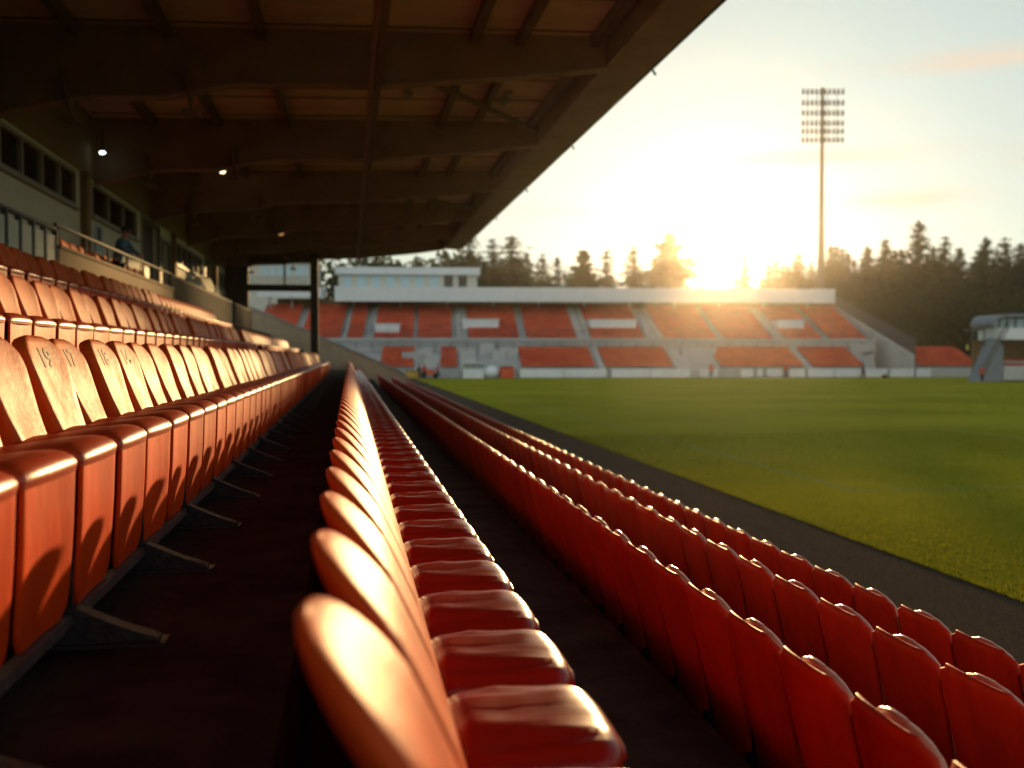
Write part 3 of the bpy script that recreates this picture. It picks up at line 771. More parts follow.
# seats and aisles
upper = [(252,340),(347,366),(374,456),(469,577),(592,648),(664,776),(786,868)]     # columns at the front of the upper tier
lower = [(380,414),(441,459),(522,598),(606,676),(722,806),(814,868)]
voms = [(376,400,322,338),(462,498,321,333),(588,634,323,329),(774,800,321,331)]
seat_mb = MB()
def far_seat(x, y_, z_):
    seat_mb.box(x-.21, x+.21, y_+.52, y_+.60, z_+.30, z_+.80)
    seat_mb.box(x-.21, x+.21, y_+.16, y_+.515, z_+.34, z_+.44)
ub = [(SL(a, 8.2)[0], SL(b_, 8.2)[0]) for a, b_ in upper]
vb = []
for a, b_, va, vb_ in voms:
    best = min(range(14), key=lambda i: abs(SZ((a+b_)/2, (va+vb_)/2, 8.2+.843*i)-(z_up0+(z_up1-z_up0)*i/14)))
    ly = 8.2+.843*best
    vb.append((SL(a, ly)[0], SL(b_, ly)[0], ly-1.4, ly+1.4, z_up0+(z_up1-z_up0)*best/14))
for i in range(14):
    y_ = 8.2+(20-8.2)*i/14; z_ = z_up0+(z_up1-z_up0)*i/14
    for a, b_ in ub:
        n = int((b_-a)/.5)
        for k in range(n):
            x = a+.25+k*.5
            if b_-a > 8 and abs(x-(a+(b_-a)*.5)) < .45: continue
            if any(v0 < x < v1 and c < y_ < d for v0, v1, c, d, _ in vb): continue
            far_seat(x, y_, z_)
lb = [(SL(a, .8)[0], SL(b_, .8)[0]) for a, b_ in lower]
for i in range(8):
    y_ = .8+6.2*i/8; z_ = z_low0+(z_low1-z_low0)*i/8
    for a, b_ in lb:
        for k in range(int((b_-a)/.5)): far_seat(a+.25+k*.5, y_, z_)
for ly, zz in ((6.7, z_low1+1.1), (8.0, z_up0+1.35)):
    hr = MB().tube([(XL, ly, zz), (xr_up, ly, zz)], .035, 6).tube([(XL, ly, zz-.45), (xr_up, ly, zz-.45)], .025, 6)
    for i in range(41):
        x = XL+(xr_up-XL)*i/40; hr.box(x-.03, x+.03, ly-.03, ly+.03, zz-1.1, zz)
    hr.build('barrier_rail', M['rail'], far)
for v0, v1, c, d, z_ in vb:
    MB().box(v0, v1, c, d-.3, z_-.4, z_+.75).box(v0-.12, v1+.12, c-.1, d-.2, z_+.755, z_+.9).build('vomitory', M['whitebox'], far)
# stair flights in the aisles (paler strips standing on the terrace) with side walls
for (a, b_), (c, d) in zip(ub, ub[1:]):
    w_ = c-b_
    st = MB()
    for i in range(28):
        y0_ = 8.2+11.8*i/28; z0_ = z_up0+(z_up1-z_up0)*i/28
        st.box(b_+.12, c-.12, y0_, y0_+.42, z0_+.02-.05, z0_+.20)
    f = st.build('stair', M['farstep'], far)
    hr = MB()
    for i in range(0, 8): hr.box(b_+w_*.5-.03, b_+w_*.5+.03, 8.3+i*1.6, 8.36+i*1.6, z_up0+(z_up1-z_up0)*i*1.6/11.8, z_up0+(z_up1-z_up0)*i*1.6/11.8+1.0)
    hr.tube([(b_+w_*.5, 8.3, z_up0+1.), (b_+w_*.5, 19.5, z_up0+1.+(z_up1-z_up0)*11.2/11.8)], .04, 6); hr.build('handrail', M['rail'], f)
for (a, b_), (c, d) in zip(lb, lb[1:]):
    st = MB(); w_ = c-b_
    for i in range(16):
        y0_ = .8+6.2*i/16; z0_ = z_low0+(z_low1-z_low0)*i/16
        st.box(b_+.12, min(c-.12, b_+2.2), y0_, y0_+.40, z0_-.03, z0_+.18)
    st.build('stair', M['farstep'], far)
# jumble of concrete landings at the near corner of the far stand
for (ua, ub_, va, vb_, ly) in ((402,424,352,366,3.),(424,440,354,372,1.5),(480,494,343,356,6.),(492,506,350,362,4.),(500,518,348,358,5.),(682,716,347,362,4.5),(850,872,345,352,6.5)):
    x0, x1 = SL(ua, ly)[0], SL(ub_, ly)[0]
    MB().box(x0, x1, ly, ly+1.2, SZ(ua, vb_, ly), SZ(ua, va, ly)).build('landing', M['farcon'] if ua % 4 else M['farstep'], far)
# right-hand stair flank with slatted railing
xa, xb = SL(836, 20)[0], SL(916, 2)[0]
fl = MB(); n = 60
for i in range(n):
    t = i/n; x = xa+(xb-xa)*t; y_ = 20-18*t; zt = z_up1+1.6 + (SZ(915, 340, 2)-z_up1-1.6)*t; zb = max(0, zt-2.3)
    fl.box(x-.07, x+.07, y_-.04, y_+.04, zb, zt)
fl.tube([(xa, 20, z_up1+1.6), (xb, 2, SZ(915, 340, 2))], .10, 6)
fl.build('side_railing', M['rail'], far)
fm = MB().prism([(xa-.6, 19.5, 0), (xb-.6, 1.8, 0), (xb-.6, 1.8, SZ(915, 355, 2)), (xa-.6, 19.5, z_up1+.3)], (.35, .1, 0)); fm.build('side_wall', M['farstep'], far)

# corner bank of seats, right
cb_ = empty('corner_terrace', O, -AL); tag(cb_, 'low bank of red seats in the corner between the two far stands', 'terrace')
x0, x1 = SL(921, 1)[0], SL(984, 1)[0]
pr = [(1, 0), (1, SZ(940, 368, 1))] + steps(1, SZ(940, 368, 1), 8, SZ(940, 350.5, 8), 8) + [(8, 0)]
MB().prism([(x0, y_, z_) for y_, z_ in pr], (x1-x0, 0, 0)).build('steps', M['farcon'], cb_)
za, zb = SZ(940, 368, 1), SZ(940, 350.5, 8)
for i in range(8):
    for k in range(int((x1-x0)/.5)): far_seat(x0+.25+k*.5, 1+7*i/8, za+(zb-za)*i/8)
o = seat_mb.build('orange_seats', M['farseat'], None, O, -AL)
tag(o, 'thousands of small orange seats filling the terraces of the far stand', 'seats', 'far stand seats', 'stuff')

# stand at the right edge of the picture
D2 = 104
sd = empty('side_stand', P(1015, D2), -YAW); tag(sd, 'small stand with curved grey roof and white fascia at the end of the far side', 'grandstand')
def rx(u): return (u-1015)*D2/F
def rz_(v): return CZ+(355-v)*D2/F
def slab(u0, u1, v0, v1, y0, y1, name, mm, parent=sd): return MB().box(rx(u0), rx(u1), y0, y1, rz_(v1), rz_(v0)).build(name, mm, parent)
slab(1000, 1100, 328, 339.5, 0, 5, 'fascia', M['roofwhite'])
arc = MB(); pts = []
for i in range(9):
    t = i/8*math.pi/2; pts.append((rx(1004)-.0-1.0*math.sin(t)*1.1+.0, rz_(314)-1.1+1.1*math.cos(t)))
prof_ = [(rx(1100), rz_(311))] + [(p[0], p[1]) for p in pts] + [(pts[-1][0]+.25, pts[-1][1])] + [(p[0]+.25, p[1]-.3) for p in pts[::-1]] + [(rx(1100), rz_(311)-.3)]
arc.prism([(x, .5, z) for x, z in prof_], (0, 5, 0)).build('roof', M['sidegrey'], sd)
slab(1000, 1100, 318, 327.5, 2, 2.2, 'glass_screen', M['paleglass'])
for u in (999, 1006, 1014, 1022, 1032, 1050): slab(u, u+1, 315, 328, 1.5, 1.7, 'post', M['rail'])
slab(1004, 1100, 366, 380, 0, 6, 'front_wall', M['farstep'])
slab(1000, 1100, 339.6, 378, 6.2, 6.5, 'back_wall', M['beige'])
for i in range(4): MB().box(rx(1003), rx(1100), 1+i*1.2, 2.2+i*1.2, 0.01, rz_(366)+.25*i).build('terrace', M['farseat'] if i % 2 else M['farstep'], sd)
MB().prism([(rx(977), .1, .004), (rx(1003.5), .1, .004), (rx(1003.5), .1, rz_(346)), (rx(995), .1, rz_(338))], (0, 2, 0)).build('stair_flank', M['sidegrey'], sd)
rl = MB()
for i in range(14):
    t = i/13; x = rx(977)+(rx(1000)-rx(977))*t; z_ = rz_(375)+(rz_(330)-rz_(375))*t
    rl.box(x-.03, x+.03, -1.6, -1.54, z_-.2, z_+1.1)
rl.tube([(rx(977), -1.57, rz_(375)+1.1), (rx(1000), -1.57, rz_(330)+1.1)], .05, 6); rl.build('stair_railing', M['rail'], sd)
slab(976, 990, 329, 330.5, 1, 3, 'landing', M['rail']); slab(976, 977.2, 330.5, 345, 1, 1.1, 'landing_post', M['rail']); slab(988, 989.2, 330.5, 345, 1, 1.1, 'landing_post', M['rail'])

# building glimpsed beyond, left
D3 = 158
bl_ = empty('clubhouse', P(285, D3), -YAW); tag(bl_, 'pale blue-windowed building glimpsed through the end screen of the near stand', 'building')
def bx_(u): return (u-285)*D3/F
def bz_(v): return CZ+(355-v)*D3/F
MB().box(bx_(240), bx_(312), 0, 8, 0, bz_(263)).build('wall', M['cream'], bl_)
for i, (a, b_) in enumerate(((262,268),(270,276),(278,292),(296,308))):
    MB().box(bx_(a), bx_(b_), -.06, -.003, bz_(276), bz_(266)).build('window', M['paleglass'], bl_)
MB().box(bx_(238), bx_(314), -.6, 8.6, bz_(263)+.003, bz_(261)).build('roof', M['roofwhite'], bl_)

# ------------------------------------------------------------------ advertising boards, dugout, people and kit beyond the pitch
brd = [(520,563),(564,606),(612,650),(651,690),(700,718),(741,753),(757.5,762.5),(767,782),(790,805),(808,834),(835,861),(866,888),(890,914),(916,931)]
for a, b_ in brd:
    d = SL(a, -.9)
    x0, x1 = d[0], SL(b_, -.9)[0]
    e = empty('advertising_board', O+EX_*((x0+x1)/2)+EY_*-.9, -AL)
    tag(e, 'blank white advertising board standing at the foot of the far grandstand', 'board', 'white boards along the far edge of the pitch')
    h = 1.12; hw = (x1-x0)/2
    MB().box(-hw, hw, 0, .06, .10, h).build('panel', M['board'], e)
    lg = MB().prism([(-.04,.063,0),(-.04,.5,0),(-.04,.063,.8)], (.08,0,0)).mesh('leg', M['boardleg'])
    for x in (-hw+.15, hw-.15): ob('leg', lg, e, (x, 0, 0))
for i, (a, b_) in enumerate(((948,957),(957.5,968))):
    pass
x0, x1 = SL(463, -.6)[0], SL(484, -.6)[0]
dg = empty('dugout', O+EX_*((x0+x1)/2)+EY_*-.6, -AL); tag(dg, 'white curved team dugout at the foot of the far stand', 'dugout')
hw = (x1-x0)/2; arc_ = [(1.4*math.cos(t), 1.85*math.sin(t)) for t in [i/10*math.pi*.5 for i in range(11)]]
pr = [(-.1+a, b_) for a, b_ in arc_] + [(-.1+a*.94, b_*.95) for a, b_ in arc_[::-1]]
MB().prism([(-hw, a, b_) for a, b_ in pr], (2*hw, 0, 0)).build('shell', M['whitebox'], dg)
MB().box(-hw+.05, hw-.05, .5, .9, .35, .45).box(-hw+.05, hw-.05, .9, .95, .45, .85).build('bench', M['farseat'], dg)
MB().box(-hw, hw, -.14, -.08, 0, 1.1).build('front_panel', M['board'], dg)
# a second rounded white cover and orange crate stack by it
p = O+EX_*SL(492, -.8)[0]+EY_*-.8
e = empty('equipment_cover', p, -AL); tag(e, 'rounded grey-white equipment cover beside the dugout', 'cover')
MB().ball((0,0,.75), .95, (1,.8,.8)).build('cover', M['whitebox'], e); MB().box(-.9, .9, -.6, .6, .0, .12).build('base', M['boardleg'], e)
def crate(u, wd, ht, mm, lab):
    p = O+EX_*SL(u, -.9)[0]+EY_*-.9
    e = empty('storage_crate', p, -AL); tag(e, lab, 'crate')
    q = MB().box(-wd, wd, -.5, .5, .05, ht); q.build('box', mm, e)
    for x in (-wd*.66, 0, wd*.66): MB().box(x-.05, x+.05, -.56, -.503, .05, ht).build('rib', mm, e); MB().box(-wd-.05, wd+.05, -.58, .55, ht+.003, ht+.10).build('lid', mm, e)
crate(507, .8, 1.35, M['roller'], 'orange storage crate between the dugout and the first white board')
crate(413, .9, .9, M['yellowpaint'], 'low yellow crate by the far end of the red seat rows')
# groundsman's roller, orange
p = O+EX_*SL(430, -2)[0]+EY_*-2
e = empty('pitch_roller', p, -AL); tag(e, 'orange ride-on pitch roller parked at the far corner of the grass', 'roller')
MB().box(-.5, .6, -.35, .35, .45, .95).box(-.15, .2, -.25, .25, .95, 1.15).build('body', M['roller'], e)
MB().tube([(-.75,-.45,.4),(-.75,.45,.4)], .4, 16).build('drum', M['rail'], e)
MB().tube([(.65,-.45,.32),(.65,.45,.32)], .32, 14).build('wheel', M['tyre'], e)
MB().tube([(-.3,0,.95),(-.45,0,1.4)], .03, 6).tube([(-.45,-.2,1.4),(-.45,.2,1.4)], .025, 6).build('steering', M['tyre'], e)
MB().box(.2, .6, -.25, .25, .95, 1.0).box(.55, .62, -.25, .25, 1.0, 1.4).build('seat', M['tyre'], e)
def fperson(u, ly, top, lab, pose='stand', rz=0., z=.012):
    p = O+EX_*SL(u, ly)[0]+EY_*ly
    person((p.x, p.y, z), rz, top, M['trouser'], lab, pose)
fperson(424, -2.5, M['jacket_r'], 'person in a red-orange jacket standing by the pitch roller', 'stand', .4)
fperson(419, -3., M['jacket_d'], 'person in a dark jacket beside the red-orange jacket at the far corner', 'walk', 1.2)
fperson(438, -2., M['jacket_r'], 'person in a red top walking behind the pitch roller', 'walk', -1.2)
fperson(786, -1.8, M['jacket_r'], 'person in a red top standing before the white boards right of the sun', 'stand', .3)
fperson(863, -1.8, M['jacket_d'], 'person in a dark jacket standing before the white boards under the stair flank', 'walk', 1.5)
fperson(711, -1.6, M['jacket_r'], 'person in a red-orange top standing below the sun at the pitch edge', 'stand', -.4)
p2 = P(982, 100); person((p2.x, p2.y, .012), .2, M['jacket_r'], M['trouser'], 'person in a red jacket at the bottom of the side stand stair', 'stand')
p2 = P(967, 122); 
person((p2.x, p2.y, CZ+(355-350)*122/F-.9), .6, M['vest_y'], M['trouser'], 'steward in a yellow vest at the end of the corner seats', 'stand')
p = O+EX_*SL(885, -4)[0]+EY_*-4
e = empty('kit_bag', (p.x, p.y, .012), .5); tag(e, 'black kit bag lying on the grass before the white boards', 'bag')
MB().ball((0,0,.22), .5, (1.25,.5,.44)).build('bag_body', M['bag'], e)
MB().tube([(-.3,-.1,.36),(-.2,-.12,.52),(.2,-.12,.52),(.3,-.1,.36)], .025, 6).build('handle', M['bag'], e)

# ------------------------------------------------------------------ floodlight
DP = 150
pp = P(820, DP); zt = CZ+(355-90)*DP/F
fl = empty('floodlight_mast', (pp.x, pp.y, 0), -YAW); tag(fl, 'tall slender floodlight mast with six rows of lamps behind the far stand', 'floodlight')
MB().tube([(0,0,0),(0,0,CZ+(355-290)*DP/F),(0,0,CZ+(355-240)*DP/F),(0,0,CZ+(355-205)*DP/F),(0,0,CZ+(355-150)*DP/F),(0,0,zt)], [.95,.66,.46,.36,.28,.22], 14).build('mast', M['mast'], fl)
lm = MB().box(-.15,.15,-.34,-.02,-.42,.36).prism([(-.17,-.36,-.42),(.17,-.36,-.42),(.13,-.02,.38),(-.13,-.02,.38)], (0,.06,.04)).mesh('lamp', M['lamphead'])
for i, v in enumerate((95,106,116,126,134,142.5)):
    z_ = CZ+(355-v)*DP/F
    ca = MB().box(-3.1, 3.1, -.03, .03, z_-.03, z_+.02).box(-.3,.3,-.32,.32, z_-.12, z_-.093).build('crossarm', M['lamphead'], fl)
    for k in range(10): ob('lamp', lm, ca, (-2.95+5.9*k/9, -.10, z_+.12))
fr = MB()
for x in (-2.2, -.75, .75, 2.2): fr.box(x-.035, x+.035, .09, .16, CZ+(355-143)*DP/F, CZ+(355-94)*DP/F)
fr.build('lamp_frame', M['lamphead'], fl)

# ------------------------------------------------------------------ trees
def conifer(seed, sparse=1., wide=.2, broad=False):
    rg = random.Random(seed); H = 1.; mb = MB()
    nl = int(38*sparse)+4
    base = .10 if not broad else .30
    for i in range(nl):
        t = (i+rg.random()*.7)/nl; z = base+(1-base)*t
        if broad: r_ = wide*(math.sin(math.pi*min(1, .12+t*.9))**.7)*(.7+.5*rg.random())
        else: r_ = wide*((1-t)**.88)*(.82+.32*rg.random())+.003
        nb = max(4, int((9 if not broad else 7)*(.5+(1-t))))
        ph = rg.random()*6.28
        for k in range(nb):
            if rg.random() < .12: continue
            a = ph+6.283*k/nb+rg.gauss(0, .25); rr = r_*(.6+.55*rg.random()); droop = (.22 if not broad else -.05)+rg.gauss(0, .10)
            ns = max(3, int(rr/.018))
            for j in range(ns):
                f = (j+.6)/ns; q = rr*f
                for _ in range(3):
                    x, y_ = q*math.cos(a)+rg.gauss(0,.010), q*math.sin(a)+rg.gauss(0,.010); zz = z-droop*q+rg.gauss(0, .007)
                    s_ = (.016+.014*rg.random())*(1.15-.55*f)*(1.15 if broad else .42+.85*(1-t))
                    d1 = Vector((math.cos(a)+rg.gauss(0,.5), math.sin(a)+rg.gauss(0,.5), -droop+rg.gauss(0,.35))).normalized()*s_*1.5
                    d2 = Vector((rg.gauss(0,1), rg.gauss(0,1), rg.gauss(0,.8))).normalized()*s_*.75
                    c = Vector((x, y_, zz)); mb.add([c-d1*.6-d2, c-d1*.2+d2, c+d1], [(0,1,2)])
    # leader at the top
    for _ in range(16):
        c = Vector((rg.gauss(0,.002), rg.gauss(0,.002), .95+.05*rg.random())); d = Vector((rg.gauss(0,1), rg.gauss(0,1), 1.4)).normalized()*.016; e_ = Vector((rg.gauss(0,1), rg.gauss(0,1), 0)).normalized()*.006
        mb.add([c-e_, c+e_, c+d], [(0,1,2)])
    cr = mb.mesh('crown', M['needle'])
    tk = MB().tube([(0,0,0),(.002,0,.3),(0,.003,.65),(0,0,.97)], [.020,.015,.009,.002], 7)
    for k in range(14):
        z = .2+.05*k; a = rg.random()*6.28; l = wide*(1-z)*.8
        tk.tube([(0,0,z),(l*math.cos(a), l*math.sin(a), z-.02)], [.005,.0015], 4)
    return cr, tk.mesh('trunk', M['trunk'])
def broadleaf(seed):
    rg = random.Random(seed); mb = MB()
    cl = [(Vector((rg.gauss(0,.17), rg.gauss(0,.17), .34+.52*rg.random())), .10+.09*rg.random()) for _ in range(26)]
    for c, r_ in cl:
        for _ in range(120):
            d = Vector((rg.gauss(0,1), rg.gauss(0,1), rg.gauss(0,1))).normalized()*r_*(.55+.55*rg.random())
            q = c+d; d1 = Vector((rg.gauss(0,1), rg.gauss(0,1), rg.gauss(0,1))).normalized()*.024; d2 = Vector((rg.gauss(0,1), rg.gauss(0,1), rg.gauss(0,1))).normalized()*.016
            mb.add([q-d1, q+d2, q+d1, q-d2], [(0,1,2,3)])
    tk = MB().tube([(0,0,0),(.01,0,.25),(0,.01,.5)], [.03,.022,.012], 7)
    for k in range(7):
        a = rg.random()*6.28; tk.tube([(0,0,.25+.03*k),(.16*math.cos(a),.16*math.sin(a),.5+.04*k)], [.012,.004], 5)
    return mb.mesh('crown', M['leaf']), tk.mesh('trunk', M['trunk'])
CON = [conifer(i, 1., w_) for i, w_ in enumerate((.34, .38, .30, .42))]
SPA = [conifer(20, .8, .24), conifer(21, .85, .30)]
BRO = [conifer(31, .9, .22, True), conifer(33, .9, .24, True)]
LEA = [broadleaf(41), broadleaf(42), broadleaf(43)]
rt = random.Random(11)
def tree(u, v, d, kind, label, group=None, wide=1.):
    p = P(u, d); h = CZ+(355-v)*d/F
    nm = {'con':'conifer_tree','spa':'conifer_tree','bro':'pine_tree','lea':'leafy_tree'}[kind]
    src = {'con':CON,'spa':SPA,'bro':BRO,'lea':LEA}[kind]; cr, tk = src[rt.randrange(len(src))]
    e = empty(nm, (p.x, p.y, 0), rt.random()*6.28); e.scale = (h*wide, h*wide, h)
    tag(e, label, 'tree', group); ob('crown', cr, e); ob('trunk', tk, e)
# individuals that stand out against the sky
solo = [
 (470,236,168,'con','slim dark conifer just clear of the near roof edge',1.),
 (493,240,172,'spa','thin-crowned conifer between two dark ones beside the near roof',1.1),
 (512,237,166,'con','full pointed conifer standing tallest beside the near roof edge',1.25),
 (557,258,170,'con','small lone pointed conifer with sky on both sides',.9),
 (583,253,168,'bro','rounded conifer next to the small lone pointed one',.8),
 (606,251,174,'spa','loose-crowned conifer over the middle of the far roof',1.2),
 (633,247,168,'con','pointed conifer beside the tall round-crowned pine near the sun',.9),
 (669,234,176,'bro','tall open round-crowned pine beside the sun',.72),
 (744,247,180,'spa','thin faint conifer on the far side of the sun glow',.7),
 (768,262,178,'con','short conifer between the sun and the floodlight mast',.9),
 (797,254,174,'con','broad dark conifer just before the floodlight mast',1.),
 (842,250,172,'spa','thin conifer just past the floodlight mast',1.),
 (866,247,170,'con','pair-topped conifer halfway between mast and tallest tree',1.),
 (884,240,176,'con','narrow conifer beside the tallest tree of the wood',.8),
 (917,222,168,'con','tallest broad conifer of the wood past the floodlight',1.05),
 (944,238,172,'con','conifer second in height beside the tallest tree',.9),
 (984,238,168,'con','pointed conifer over the side stand stair',1.),
 (1003,239,174,'con','dense conifer above the curved side stand roof',1.),
 (1019,244,170,'con','conifer above the white fascia of the side stand',1.)]
for u, v, d, k, lab, w_ in solo: tree(u, v, d, k, lab, None, w_*(1.55 if k == 'con' else 1.35))
# the wood as a mass of trees
def mass(u0, u1, v0, v1, n, d0, d1, kinds, lab, grp, wide=1.25):
    for i in range(n):
        u = u0+(u1-u0)*(i+rt.random())/n
        tree(u, v0+(v1-v0)*rt.random(), d0+(d1-d0)*rt.random(), rt.choice(kinds), lab, grp, wide)
W1 = 'dark conifer standing among others in the wood behind the far stands'
W2 = 'low leafy tree along the lower edge of the wood behind the far stands'
W3 = 'short conifer in the thin row of trees behind the far roof'
mass(826, 1090, 246, 264, 36, 174, 192, ['con'], W1, 'conifers of the wood')
mass(770, 840, 260, 272, 10, 182, 195, ['con','spa'], W1, 'conifers of the wood')
mass(826, 1090, 272, 312, 26, 152, 168, ['lea'], W2, 'leafy trees of the wood', 1.)
mass(340, 470, 246, 262, 10, 170, 190, ['con','lea'], 'dark tree filling the gap under the near roof end', 'trees under the near roof end', 1.2)
mass(455, 545, 254, 270, 9, 172, 188, ['con'], W3, 'short conifers behind the far roof')
mass(545, 690, 266, 278, 11, 176, 190, ['con','spa'], W3, 'short conifers behind the far roof')
mass(725, 790, 270, 280, 5, 186, 196, ['con','spa'], W3, 'short conifers behind the far roof')
mass(690, 730, 281, 285, 3, 186, 196, ['spa'], W3, 'short conifers behind the far roof')

# ------------------------------------------------------------------ air
hz, nt, b = nodes_of('evening_haze')
nt.nodes.remove(b)
pv = nt.nodes.new('ShaderNodeVolumePrincipled')
pv.inputs['Color'].default_value = (.95,.93,.90,1); pv.inputs['Density'].default_value = .00015; pv.inputs['Anisotropy'].default_value = .92
nt.links.new(pv.outputs[0], nt.nodes['Material Output'].inputs['Volume'])
o = MB().box(-420, 420, -420, 420, -1.4, 50).build('haze', hz); tag(o, kind='stuff')

# ------------------------------------------------------------------ sky, sun, camera
wd = bpy.data.worlds.new('World'); S.world = wd; wd.use_nodes = True
nt = wd.node_tree; bg = nt.nodes['Background']
sky = nt.nodes.new('ShaderNodeTexSky'); sky.sky_type = 'NISHITA'; sky.sun_disc = False
sky.sun_elevation = SUN_EL; sky.sun_rotation = SUN_AZ; sky.air_density = 1.0; sky.dust_density = 1.2; sky.ozone_density = 1.6; sky.altitude = 50
sd_ = Vector((math.sin(SUN_AZ)*math.cos(SUN_EL), math.cos(SUN_AZ)*math.cos(SUN_EL), math.sin(SUN_EL)))
LAMP_EL = R(5.9); ls_ = Vector((math.sin(SUN_AZ)*math.cos(LAMP_EL), math.cos(SUN_AZ)*math.cos(LAMP_EL), math.sin(LAMP_EL)))
tc = nt.nodes.new('ShaderNodeTexCoord')
def vm(op, a, b_=None):
    n = nt.nodes.new('ShaderNodeVectorMath'); n.operation = op
    for i, q in enumerate((a, b_)):
        if q is None: continue
        if isinstance(q, (tuple, Vector)): n.inputs[i].default_value = q
        else: nt.links.new(q, n.inputs[i])
    return n
def mt(op, a, b_=0., c=0.):
    n = nt.nodes.new('ShaderNodeMath'); n.operation = op
    for i, q in enumerate((a, b_, c)):
        if isinstance(q, (int, float)): n.inputs[i].default_value = q
        else: nt.links.new(q, n.inputs[i])
    return n.outputs[0]
dirn = vm('NORMALIZE', tc.outputs['Generated']).outputs[0]
dot = vm('DOT_PRODUCT', dirn, sd_).outputs['Value']
ang = mt('ARCCOSINE', mt('MINIMUM', dot, .9999999))
disc = mt('MULTIPLY', mt('EXPONENT', mt('MULTIPLY', mt('POWER', mt('DIVIDE', ang, R(.6)), 2.), -1.)), 30.)
aure = mt('MULTIPLY', mt('EXPONENT', mt('MULTIPLY', mt('DIVIDE', ang, R(5.)), -1.)), .13)
# thin sunset clouds: soft streaks placed by direction, broken up by noise
sep = nt.nodes.new('ShaderNodeSeparateXYZ'); nt.links.new(dirn, sep.inputs[0])
az = mt('ARCTAN2', sep.outputs[0], sep.outputs[1]); el = mt('ARCSINE', sep.outputs[2])
cmb = nt.nodes.new('ShaderNodeCombineXYZ'); nt.links.new(mt('MULTIPLY', az, 3.2), cmb.inputs[0]); nt.links.new(mt('MULTIPLY', el, 22.), cmb.inputs[1])
cn = nt.nodes.new('ShaderNodeTexNoise'); cn.inputs['Scale'].default_value = 2.2; cn.inputs['Detail'].default_value = 7; cn.inputs['Roughness'].default_value = .55
nt.links.new(cmb.outputs[0], cn.inputs['Vector'])
def streak(u, v, wu, wv, k):
    a0 = YAW+math.atan((u-512)/F); e0 = math.atan((355-v)/F*math.cos(a0-YAW))
    x = mt('DIVIDE', mt('SUBTRACT', az, a0), wu/F); y_ = mt('DIVIDE', mt('SUBTRACT', el, e0), wv/F)
    return mt('MULTIPLY', mt('EXPONENT', mt('MULTIPLY', mt('ADD', mt('MULTIPLY', x, x), mt('MULTIPLY', y_, y_)), -1.)), k)
acc = None
for q in ((985,60,60,9,1.4),(790,161,90,9,1.3),(905,202,60,9,1.2),(560,212,70,7,.45),(1090,150,90,12,.6)):
    s_ = streak(*q); acc = s_ if acc is None else mt('ADD', acc, s_)
cmask = mt('MULTIPLY', acc, mt('MINIMUM', mt('MAXIMUM', mt('MULTIPLY', mt('SUBTRACT', cn.outputs['Fac'], .27), 4.2), 0.), 1.))
wisps = mt('MULTIPLY', mt('MINIMUM', mt('MAXIMUM', mt('MULTIPLY', mt('SUBTRACT', cn.outputs['Fac'], .52), 3.), 0.), 1.), .22)
cl_fac = mt('MINIMUM', mt('ADD', cmask, wisps), 1.)
tint = nt.nodes.new('ShaderNodeMix'); tint.data_type = 'RGBA'; tint.blend_type = 'MULTIPLY'; tint.inputs[0].default_value = 1.
K = 2.6                                 # highlight shoulder of the sky, per channel
den = vm('ADD', sky.outputs[0], (K, K, K)); rat = vm('DIVIDE', sky.outputs[0], den.outputs[0])
soft = vm('SCALE', rat.outputs[0]); soft.inputs['Scale'].default_value = K*2.35
nt.links.new(soft.outputs[0], tint.inputs[6]); tint.inputs[7].default_value = (.84,1.0,1.0,1)
cm_ = nt.nodes.new('ShaderNodeMix'); cm_.data_type = 'RGBA'
nt.links.new(mt('MULTIPLY', cl_fac, .8), cm_.inputs[0]); nt.links.new(tint.outputs[2], cm_.inputs[6]); cm_.inputs[7].default_value = (4.9,4.1,3.2,1)
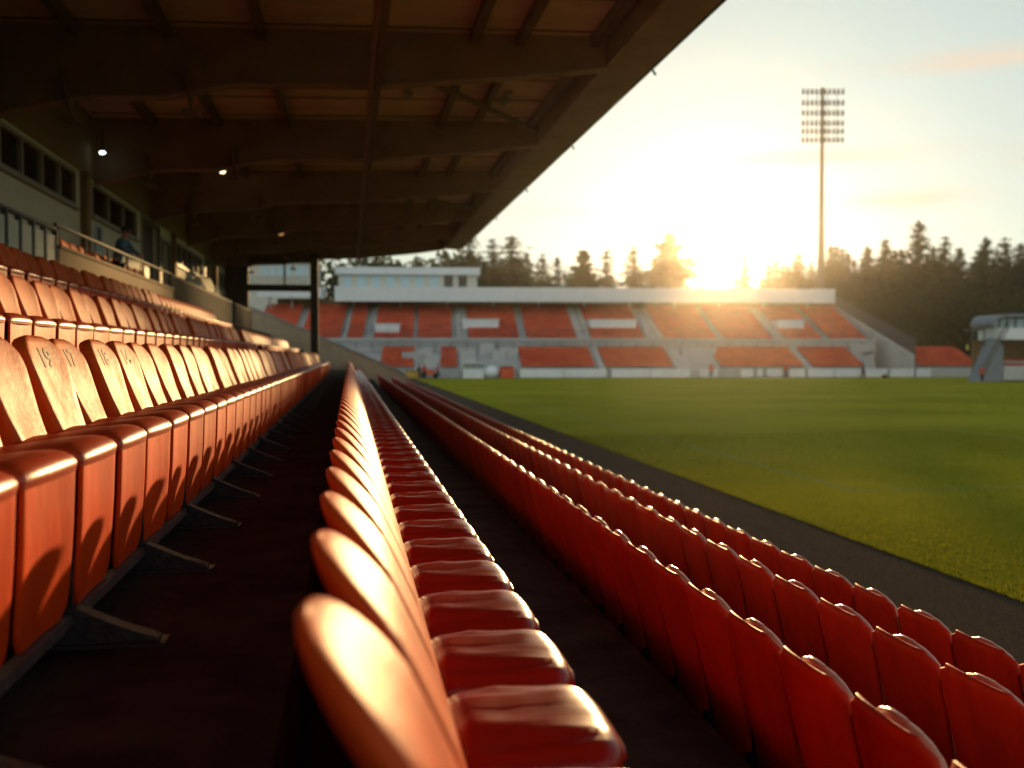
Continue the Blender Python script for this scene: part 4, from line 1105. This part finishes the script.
# unseen warm cloud glow opposite the sun, added as fill light
back_fill = mt('MINIMUM', mt('MAXIMUM', mt('DIVIDE', mt('ADD', mt('MULTIPLY', vm('DOT_PRODUCT', dirn, (math.sin(SUN_AZ), math.cos(SUN_AZ), 0)).outputs['Value'], -1.), .05), .7), 0.), 1.)
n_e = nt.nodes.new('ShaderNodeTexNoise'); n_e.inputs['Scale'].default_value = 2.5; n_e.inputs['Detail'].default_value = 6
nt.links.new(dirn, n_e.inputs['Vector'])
back_fill = mt('MULTIPLY', back_fill, mt('MINIMUM', mt('MAXIMUM', mt('MULTIPLY', mt('ADD', sep.outputs[2], .02), 9.), 0.), 1.))
back_fill = mt('MULTIPLY', back_fill, mt('MULTIPLY_ADD', n_e.outputs['Fac'], 1.6, .2))
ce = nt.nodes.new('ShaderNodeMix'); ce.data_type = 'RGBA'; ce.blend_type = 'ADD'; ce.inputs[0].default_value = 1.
ec = vm('SCALE', (1.,.80,.64)); nt.links.new(mt('MULTIPLY', back_fill, 2.4), ec.inputs['Scale'])
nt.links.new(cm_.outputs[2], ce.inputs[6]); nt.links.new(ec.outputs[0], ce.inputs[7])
gl = nt.nodes.new('ShaderNodeMix'); gl.data_type = 'RGBA'; gl.blend_type = 'ADD'; gl.inputs[0].default_value = 1.
gc = vm('SCALE', (1.,.62,.24)); nt.links.new(mt('MULTIPLY', mt('ADD', disc, aure), 10.), gc.inputs['Scale'])
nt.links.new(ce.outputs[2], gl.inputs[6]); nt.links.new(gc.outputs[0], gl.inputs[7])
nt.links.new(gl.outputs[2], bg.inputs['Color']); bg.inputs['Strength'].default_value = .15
ld = bpy.data.lights.new('sun', 'SUN'); ld.energy = 4.6; ld.angle = R(.55); ld.color = (1., .62, .26)
lo = bpy.data.objects.new('sun', ld); COL.objects.link(lo)
lo.rotation_euler = (-ls_).to_track_quat('-Z', 'Y').to_euler(); lo.location = sd_*300

cam = bpy.data.cameras.new('camera'); co = bpy.data.objects.new('camera', cam); COL.objects.link(co)
co.location = (0, 0, CZ); co.rotation_euler = (R(90-1.67), 0, -YAW)
cam.sensor_width = 36; cam.lens = F/1024*36; cam.clip_start = .05; cam.clip_end = 2000
cam.dof.use_dof = True; cam.dof.focus_distance = 4.6; cam.dof.aperture_fstop = 1.85; cam.dof.aperture_blades = 0
S.camera = co
S.view_settings.view_transform = 'Standard'; S.view_settings.look = 'None'; S.view_settings.gamma = 1; S.view_settings.use_curve_mapping = False
S.view_settings.exposure = .2
S.render.engine = 'CYCLES'
c = S.cycles
c.use_denoising = True
try: c.denoiser = 'OPENIMAGEDENOISE'
except Exception: pass
c.max_bounces = 6; c.diffuse_bounces = 3; c.glossy_bounces = 3; c.transmission_bounces = 3; c.volume_bounces = 0; c.transparent_max_bounces = 6
c.sample_clamp_indirect = 6; c.use_adaptive_sampling = True; c.adaptive_threshold = .02
c.volume_step_rate = 4
